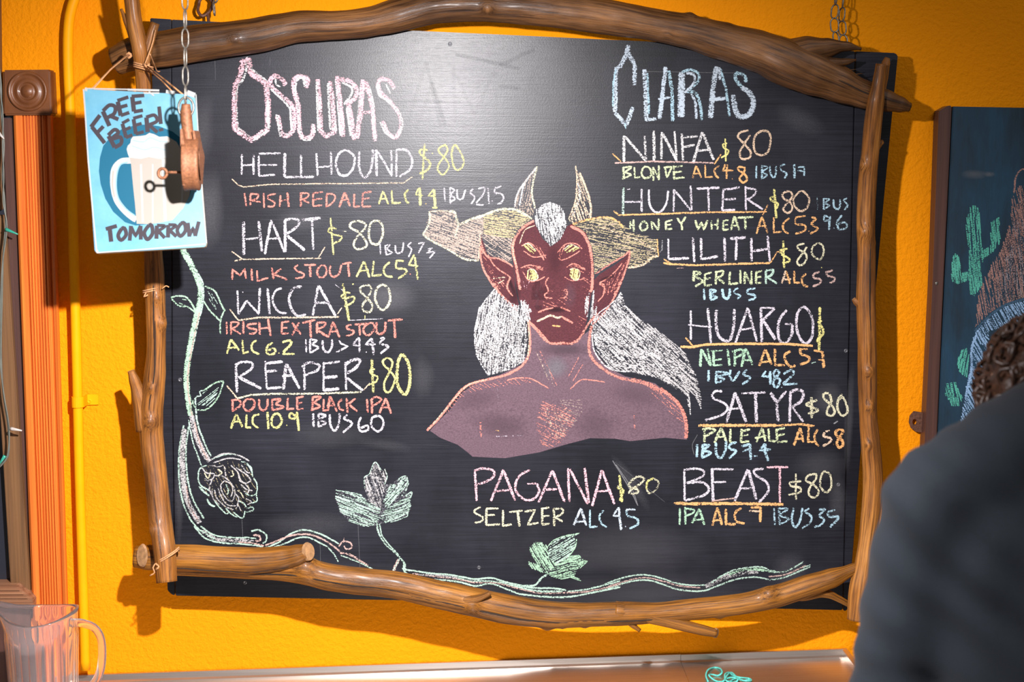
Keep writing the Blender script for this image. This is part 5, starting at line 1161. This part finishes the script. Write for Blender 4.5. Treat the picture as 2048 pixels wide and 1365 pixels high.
# ------------------------------------------------------------------ navy chalkboard at the right
nb = empty('chalkboard', P(1960, 900, .03), 'navy blue board with a chalk cactus and hill at the right edge', 'chalkboard')
ND = .034
slab('panel', [(1906, 213), (2230, 219), (2210, 1150), (1862, 1150)], .006, ND-.004, M['navy_board'], nb)
slab('frame_stile', [(1878, 222), (1898, 211), (1904, 212), (1884, 640), (1862, 1150), (1838, 1150), (1851, 860), (1866, 560)], .004, ND, M['darkframe'], nb)
parse(NAVY_ART, lambda x, y: P(x, y, ND-.004), NRM, nb, M, .0003)
tabp = [(1828, 823), (1848, 826), (1848, 867), (1832, 864), (1822, 857), (1818, 845), (1820, 832)]
hole = P(1829, 844.5, .012); fr = [P(x, y, .012) for x, y in tabp]
bm = bmesh.new(); ov = [bm.verts.new(p) for p in resample(fr+[fr[0]], .004)[:-1]]
nh = len(ov); hv = [bm.verts.new(Vector((hole.x+.0038*math.cos(a), hole.y, hole.z+.0055*math.sin(a)))) for a in [2*math.pi*k/nh for k in range(nh)]]
def near_ang(v): return math.atan2(v.co.z-hole.z, v.co.x-hole.x)
ov.sort(key=near_ang); hv.sort(key=near_ang)
for i in range(nh): bm.faces.new((ov[i], ov[(i+1) % nh], hv[(i+1) % nh], hv[i]))
ob = [bm.verts.new(v_.co+Vector((0, .0025, 0))) for v_ in ov]; hb_ = [bm.verts.new(v_.co+Vector((0, .0025, 0))) for v_ in hv]
for i in range(nh):
    j_ = (i+1) % nh; bm.faces.new((ob[i], ob[j_], hb_[j_], hb_[i])); bm.faces.new((ov[i], ov[j_], ob[j_], ob[i])); bm.faces.new((hv[i], hv[j_], hb_[j_], hb_[i]))
bmesh.ops.recalc_face_normals(bm, faces=bm.faces)
obj_bm('hanger_plate', bm, M['rust_dark'], nb)
lathe_y('screw', P(1873, 567, ND), [(.003, -ND), (.0028, -ND-.0008), (.0003, -ND-.001)], M['steel'], nb, 12)

# ------------------------------------------------------------------ steel counter
def yplane(px, py, y):
    p = P(px, py, -y); return p
bl = P(120, 1352, .004); br = P(1692, 1297.5, .004)
cnt = empty('counter', Vector((0, -.35, 0)), 'brushed steel bar counter with a raised back lip under the chalkboard', 'counter')
sx = (br.z-bl.z)/(br.x-bl.x)
xl_, xr_ = P(-700, 1352, 0).x, br.x
zt = lambda x: bl.z+sx*(x-bl.x)
LIP = .013
def quadstrip(name, rows, m, parent):
    """rows of 3D points of equal length joined into one solid-looking sheet"""
    vs = [p for r in rows for p in r]; k = len(rows[0]); fs = []
    for i in range(len(rows)-1):
        for j in range(k-1): fs.append((i*k+j, i*k+j+1, (i+1)*k+j+1, (i+1)*k+j))
    return obj_pd(name, vs, fs, m, parent)
def vv(x, y, dz): return Vector((x, y, zt(x)+dz))
xm = P(1360, 1308, 0).x
prof3 = [(-.002, -LIP-.03), (-.002, 0), (-.007, 0), (-.0085, -LIP*.8), (-.0085-.004, -LIP), (-.60, -LIP-.006), (-.604, -LIP-.05)]
quadstrip('counter_top', [[vv(x, y, dz) for y, dz in prof3] for x in (xl_, xm)], M['counter'], cnt)
quadstrip('counter_top', [[vv(x, y, dz-.0006) for y, dz in prof3] for x in (xm+.0008, xr_-.004)], M['counter'], cnt)
bm = prism([vv(xr_-.008, -.002, 0), vv(xr_+.002, -.002, 0), vv(xr_+.002, -.604, -.004), vv(xr_-.008, -.604, -.004)], Vector((0, 0, -.05)), .001)
obj_bm('end_lip', bm, M['counter'], cnt)
bm = bmesh.new(); add_box(bm, (xl_+.02, -.55, .0), (xr_-.03, -.03, min(zt(xl_), zt(xr_))-.055)); cb_ = obj_bm('counter_cabinet', bm, M['darkframe'], cnt)
# teal twine on the counter
def CP(px, py, dz=.002):
    x0 = P(px, py, .1).x; z_ = zt(x0)-LIP-.003+dz
    v_ = CR @ Vector(((px-1024)/FPX, (682.5-py)/FPX, -1.0)); t_ = (z_-CAM.z)/v_.z; return CAM+v_*t_
tw = empty('twine_bundle', CP(1450, 1358), 'tangle of teal twine lying on the counter', 'twine')
tp = [(1416, 1364), (1412, 1352), (1416, 1341), (1428, 1336), (1440, 1338), (1444, 1346), (1436, 1352), (1424, 1350), (1418, 1352), (1430, 1362), (1446, 1364), (1454, 1352), (1462, 1346), (1470, 1352), (1476, 1360), (1468, 1366), (1452, 1362), (1450, 1350), (1458, 1346), (1466, 1352), (1480, 1356), (1498, 1358), (1502, 1362), (1488, 1362), (1470, 1358), (1450, 1372), (1430, 1376)]
thin_tube('strand', [CP(x, y, .003+.004*((i*7) % 3)/2) for i, (x, y) in enumerate(tp)], .0016, M['teal'], tw, seg=8, step=.003)
thin_tube('strand', [CP(x, y, .004) for x, y in ((1438, 1372), (1450, 1360), (1466, 1356), (1484, 1362), (1500, 1360))], .0016, M['teal'], tw, seg=8, step=.003)
for i in range(1):
    q = CP(1490+R.uniform(-90, 60), 1352+R.uniform(-8, 5), .001); bm = bmesh.new(); bmesh.ops.create_icosphere(bm, subdivisions=1, radius=.0012)
    for v_ in bm.verts: v_.co += q
    cr_ = obj_bm('crumb', bm, M['bulb_clear']); tag(cr_, 'tiny pale crumb on the counter beside the teal twine', 'crumb')

# ------------------------------------------------------------------ clear plastic jug
jc = CP(62, 1420, 0); 
jx, jy = P(88, 1240, .22).x, -.235
jtop = P(80, 1225, .235).z; jz0 = zt(jx)-LIP-.0020; jh = jtop-jz0
jug = empty('plastic_jug', Vector((jx, jy, jz0)), 'clear ribbed plastic beer jug standing on the counter at the left', 'jug')
def jugshell(r_off, z0, sgn):
    rings = []; NS = 208; zs = [0, .004, .02]+[jh*t for t in (.25, .45, .65, .8, .86, .9, .94, .97, 1.0)]
    for z in zs:
        if z < z0: z = z0
        t = z/jh; ring = []
        for k in range(NS):
            a = 2*math.pi*k/NS; rad = .050+.0095*t+r_off
            rib = .0020*(abs(math.sin(a*13))**.7) if t < .86 else 0
            rad += rib*sgn; zz = z
            sp = max(0, math.cos(a-math.pi))**14                     # pouring lip, towards the left
            if t > .80: rad += sp*.020*((t-.8)/.2)**1.5; zz += sp*.012*((t-.8)/.2)
            if t > .9: zz += .010*math.cos(2*a)*((t-.9)/.1)*.6
            if t > .985: rad += .0012*sgn
            ring.append(Vector((jx+rad*math.cos(a), jy+rad*math.sin(a), jz0+zz)))
        rings.append(ring)
    return rings
ro = jugshell(0, 0, 1); ri = jugshell(-.0032, .005, .3); NS = 208; vs, fs = [], []
for ring in ro+ri[::-1]: vs += ring
nr = len(ro)+len(ri)
for i in range(nr-1):
    for k in range(NS): fs.append((i*NS+k, i*NS+(k+1) % NS, (i+1)*NS+(k+1) % NS, (i+1)*NS+k))
fs.append(tuple(range(NS))[::-1]); fs.append(tuple(range((nr-1)*NS, nr*NS)))
o = obj_pd('jug_body', vs, fs, M['plastic'], jug, True)
hp = [(.052, .93), (.075, .935), (.098, .90), (.109, .80), (.108, .62), (.098, .48), (.080, .40), (.055, .385)]
path = catmull([Vector((jx+a*math.cos(-.25), jy+a*math.sin(-.25), jz0+jh*b_)) for a, b_ in hp], .004)
v, f, mi, rs = tube_mesh(path, [.0072]*len(path), 14, flat=.65, end_mi=0); obj_pd('jug_handle', v, f, M['plastic'], jug, True)
# ------------------------------------------------------------------ person leaning over the counter
def cone_parts(bm, segs):
    """tapered limbs as overlapping lofts; union is made by the voxel remesh"""
    for pts, ry in segs:
        P3 = [Vector(p[:3]) for p in pts]; path = []; rr = []
        for i in range(len(P3)-1):
            k = max(2, int((P3[i+1]-P3[i]).length/.02))
            for j in range(k):
                t = j/k; path.append(P3[i].lerp(P3[i+1], t)); rr.append(pts[i][3]+(pts[i+1][3]-pts[i][3])*t)
        path.append(P3[-1]); rr.append(pts[-1][3])
        # rounded ends
        n = len(path); vs = []
        for i, p in enumerate(path):
            t = (path[min(i+1, n-1)]-path[max(0, i-1)]).normalized(); s = Vector((1, 0, 0)) if abs(t.x) < .8 else Vector((0, 0, 1))
            s = (s-t*t.dot(s)).normalized(); u = t.cross(s); ring = []
            for k in range(20):
                a = 2*math.pi*k/20; ring.append(bm.verts.new(p+s*(rr[i]*math.cos(a))+u*(rr[i]*ry*math.sin(a))))
            vs.append(ring)
        for a, b_ in zip(vs, vs[1:]):
            for k in range(20): bm.faces.new((a[k], a[(k+1) % 20], b_[(k+1) % 20], b_[k]))
        bm.faces.new(vs[0][::-1]); bm.faces.new(vs[-1])
        for e in (0, -1):
            bmesh.ops.create_uvsphere(bm, u_segments=20, v_segments=12, radius=rr[e]*.98, matrix=Matrix.Translation(path[e]) @ Matrix.Diagonal((1, ry if abs((path[-1]-path[0]).normalized().z) > .5 else 1, 1, 1)))
def fused(name, segs, m, parent, voxel=.009, smooth=12, disp=None):
    bm = bmesh.new(); cone_parts(bm, segs); me = bpy.data.meshes.new(name); bm.to_mesh(me); bm.free()
    tmp = bpy.data.objects.new('tmp', me); COL.objects.link(tmp)
    md = tmp.modifiers.new('r', 'REMESH'); md.mode = 'VOXEL'; md.voxel_size = voxel
    ms = tmp.modifiers.new('s', 'SMOOTH'); ms.factor = .6; ms.iterations = smooth
    dg = bpy.context.evaluated_depsgraph_get(); me2 = bpy.data.meshes.new_from_object(tmp.evaluated_get(dg))
    bpy.data.objects.remove(tmp); me2.name = name
    if disp:
        for v_, nn in [(v_, v_.normal.copy()) for v_ in me2.vertices]: v_.co = v_.co+nn*disp(v_.co)
    me2.materials.clear(); me2.update()
    return link(name, me2, m, parent, True)
SD = 1.02
S = P(1880, 1003, SD)                                   # left shoulder joint
scl = 1.0
B = lambda px, py, d: P(px, py, d)
neck = P(2150, 872, SD-.04); sR = Vector((S.x+.34, S.y+.02, S.z+.03)); mid = (S+sR)/2+Vector((.01, 0, -.03))
hip = Vector((mid.x+.02, S.y-.20, .93)); person = empty('person', Vector((hip.x, hip.y, 0)), 'person in a black long-sleeved top leaning forward at the right edge, back turned', 'person')
elb = Vector((S.x-.032, S.y+.05, S.z-.29)); wr = Vector((S.x+.02, S.y+.30, S.z-.36))
elbR = Vector((sR.x+.05, sR.y+.06, sR.z-.29)); wrR = Vector((sR.x-.02, sR.y+.30, sR.z-.36))
def T(v, r): return (v.x, v.y, v.z, r)
def wr_disp(co):
    d_ = (co-(S+Vector((.03, -.02, -.03)))).length; w_ = math.exp(-(d_/.16)**2)
    a = (co.z-S.z)*1.0+(co.x-S.x)*.8
    f1 = math.sin(a*95+3*mnoise.noise(co*9))*.0034*w_
    d2 = (co-elb).length; f2 = math.sin((co.z-elb.z)*120+4*mnoise.noise(co*8))*.003*math.exp(-(d2/.12)**2)
    return f1+f2+.006*mnoise.noise(co*5.5)+.002*mnoise.noise(Vector((co.x*30, co.y*20, co.z*14)))
shirt_segs = [
    ([T(S, .062), T(S.lerp(elb, .5), .060), T(elb, .052)], 1.05), ([T(elb, .052), T(wr, .038)], 1.0),
    ([T(sR, .062), T(elbR, .052)], 1.05), ([T(elbR, .052), T(wrR, .038)], 1.0),
    ([T(S, .064), T(S.lerp(neck, .5)+Vector((0, 0, .004)), .070), T(neck, .078)], 1.0),
    ([T(sR, .066), T(sR.lerp(neck, .5), .068), T(neck+Vector((0, -.01, -.03)), .070)], 1.0),
    ([T(neck+Vector((.0, -.01, -.06)), .09), T(mid+Vector((.0, -.03, -.06)), .165), T(mid+Vector((0, -.06, -.25)), .16), T(hip+Vector((0, .02, .10)), .155), T(hip, .165)], .72),
    ([T(S+Vector((.07, -.02, -.06)), .085), T(S+Vector((.10, -.04, -.25)), .09), T(hip+Vector((-.06, 0, .1)), .10)], .9),
]
shirt = fused('shirt', shirt_segs, M['shirt'], person, .010, 10, wr_disp); shirt['label'] = 'black long-sleeved cotton top with creases at the armpit'
# head bent forward towards the wall
hd = P(2098, 832, SD-.22); fw = Vector((-.25, .75, -.6)).normalized()
nk = neck+Vector((0, 0, -.01))
body_segs = [([T(nk, .052), T(nk.lerp(hd, .55), .050), T(hd, .055)], 1.0), ([T(hd+Vector((0, -.012, .02)), .088), T(hd+fw*.045+Vector((0, 0, -.02)), .070), T(hd+fw*.085+Vector((0, 0, -.035)), .045)], .9)]
tip = wr+(wr-elb).normalized()*.05
for w_, e_, sg in ((wr, elb, 1), (wrR, elbR, -1)):
    d_ = (w_-e_).normalized(); side = d_.cross(Vector((0, 0, 1))).normalized()*sg
    body_segs.append(([T(e_, .040), T(w_, .027), T(w_+d_*.045, .030), T(w_+d_*.085, .026)], .62))
    for k, (o_, ln) in enumerate(((-.026, .062), (-.009, .074), (.009, .078), (.025, .066))):
        b0 = w_+d_*.085+side*o_; body_segs.append(([T(b0, .0095), T(b0+d_*ln*.5+Vector((0, 0, -.008)), .0088), T(b0+d_*ln*.9+Vector((0, 0, -.024)), .0072)], 1.0))
    t0 = w_+d_*.03-side*.024; body_segs.append(([T(t0, .012), T(t0+d_*.03-side*.026, .010), T(t0+d_*.055-side*.034, .008)], 1.0))
earp = P(1964, 768, SD-.25)
rt = fw.cross(Vector((0, 0, 1))).normalized()
face = hd+fw*.06
body_segs.append(([T(face+fw*.05+Vector((0, 0, -.01)), .012), T(face+fw*.062+Vector((0, .004, -.028)), .015)], 1.0))
for s_ in (-1, 1): body_segs.append(([T(hd+rt*(.082*s_)+fw*.012+Vector((0, 0, .012)), .013), T(hd+rt*(.086*s_)+fw*.006+Vector((0, 0, -.022)), .010)], 1.0))
body = fused('body', body_segs, M['skin'], person, .0055, 4)
for s_ in (-1, 1):
    ec = hd+fw*.098+rt*(.031*s_)+Vector((0, 0, .006)); bm = bmesh.new(); bmesh.ops.create_uvsphere(bm, u_segments=14, v_segments=10, radius=.011, matrix=Matrix.Translation(ec)); eo = obj_bm('eye', bm, M['bulb_clear'], body, True)
mo = hd+fw*.112+Vector((0, 0, -.058)); thin_tube('mouth', [mo-rt*.022, mo+fw*.004, mo+rt*.022], .004, M['rust'], body)
# curly hair: a cap plus loose curls
bm = bmesh.new(); bmesh.ops.create_icosphere(bm, subdivisions=5, radius=.1)
for v_ in bm.verts:
    n_ = v_.co.normalized(); v_.co = hd-fw*.024+Vector((0, 0, .022))+Vector((n_.x*.092, n_.y*.100, n_.z*.092))+n_*(.012*mnoise.noise(n_*5)+.008*mnoise.noise(n_*14))
kill = [v_ for v_ in bm.verts if (v_.co-hd).dot(fw) > .045 or (v_.co-hd).z < -.075]; bmesh.ops.delete(bm, geom=kill, context='VERTS')
hair = obj_bm('hair', bm, M['hair'], person, True); hair['label'] = 'curly dark brown hair'
V_, F_ = [], []
rh = random.Random(5)
for i in range(260):
    while True:
        n_ = Vector((rh.gauss(0, 1), rh.gauss(0, 1), rh.gauss(0, 1))).normalized()
        c_ = hd-fw*.024+Vector((0, 0, .022))+Vector((n_.x*.095, n_.y*.103, n_.z*.095))
        if (c_-hd).dot(fw) < .05 and (c_-hd).z > -.075: break
    t_ = n_.cross(Vector((rh.gauss(0, 1), rh.gauss(0, 1), rh.gauss(0, 1)))).normalized(); u_ = n_.cross(t_); rad = rh.uniform(.007, .013)
    cp = [c_+t_*(rad*math.cos(a))+u_*(rad*math.sin(a))+n_*(.006*math.sin(a*1.5)+.002) for a in [k*.7 for k in range(9)]]
    v, f, mi, rs = tube_mesh(cp, [.0028]*len(cp), 5, cap=False); o_ = len(V_); V_ += v; F_ += [tuple(j+o_ for j in q) for q in f]
cu = obj_pd('curls', V_, F_, M['hair'], hair, True); cu['kind'] = 'stuff'
# trousers and shoes down to the floor
leg = []
for s_ in (-1, 1):
    h0 = hip+Vector((.085*s_, 0, -.04)); kn_ = Vector((h0.x+.01*s_, hip.y+.03, .50)); an = Vector((h0.x+.01*s_, hip.y-.02, .09))
    leg.append(([T(h0, .095), T(kn_, .065), T(an, .048)], 1.0))
leg.append(([T(hip+Vector((-.06, 0, .02)), .12), T(hip+Vector((.06, 0, .02)), .12)], 1.0))
fused('trousers', leg, M['denim'], person, .014, 6)
for s_ in (-1, 1):
    a0 = Vector((hip.x+.095*s_, hip.y-.05, .045)); fused('shoe', [([T(a0, .045), T(a0+Vector((0, .10, -.004)), .043), T(a0+Vector((0, .18, -.012)), .034)], 1.0)], M['shoe'], person, .01, 4)
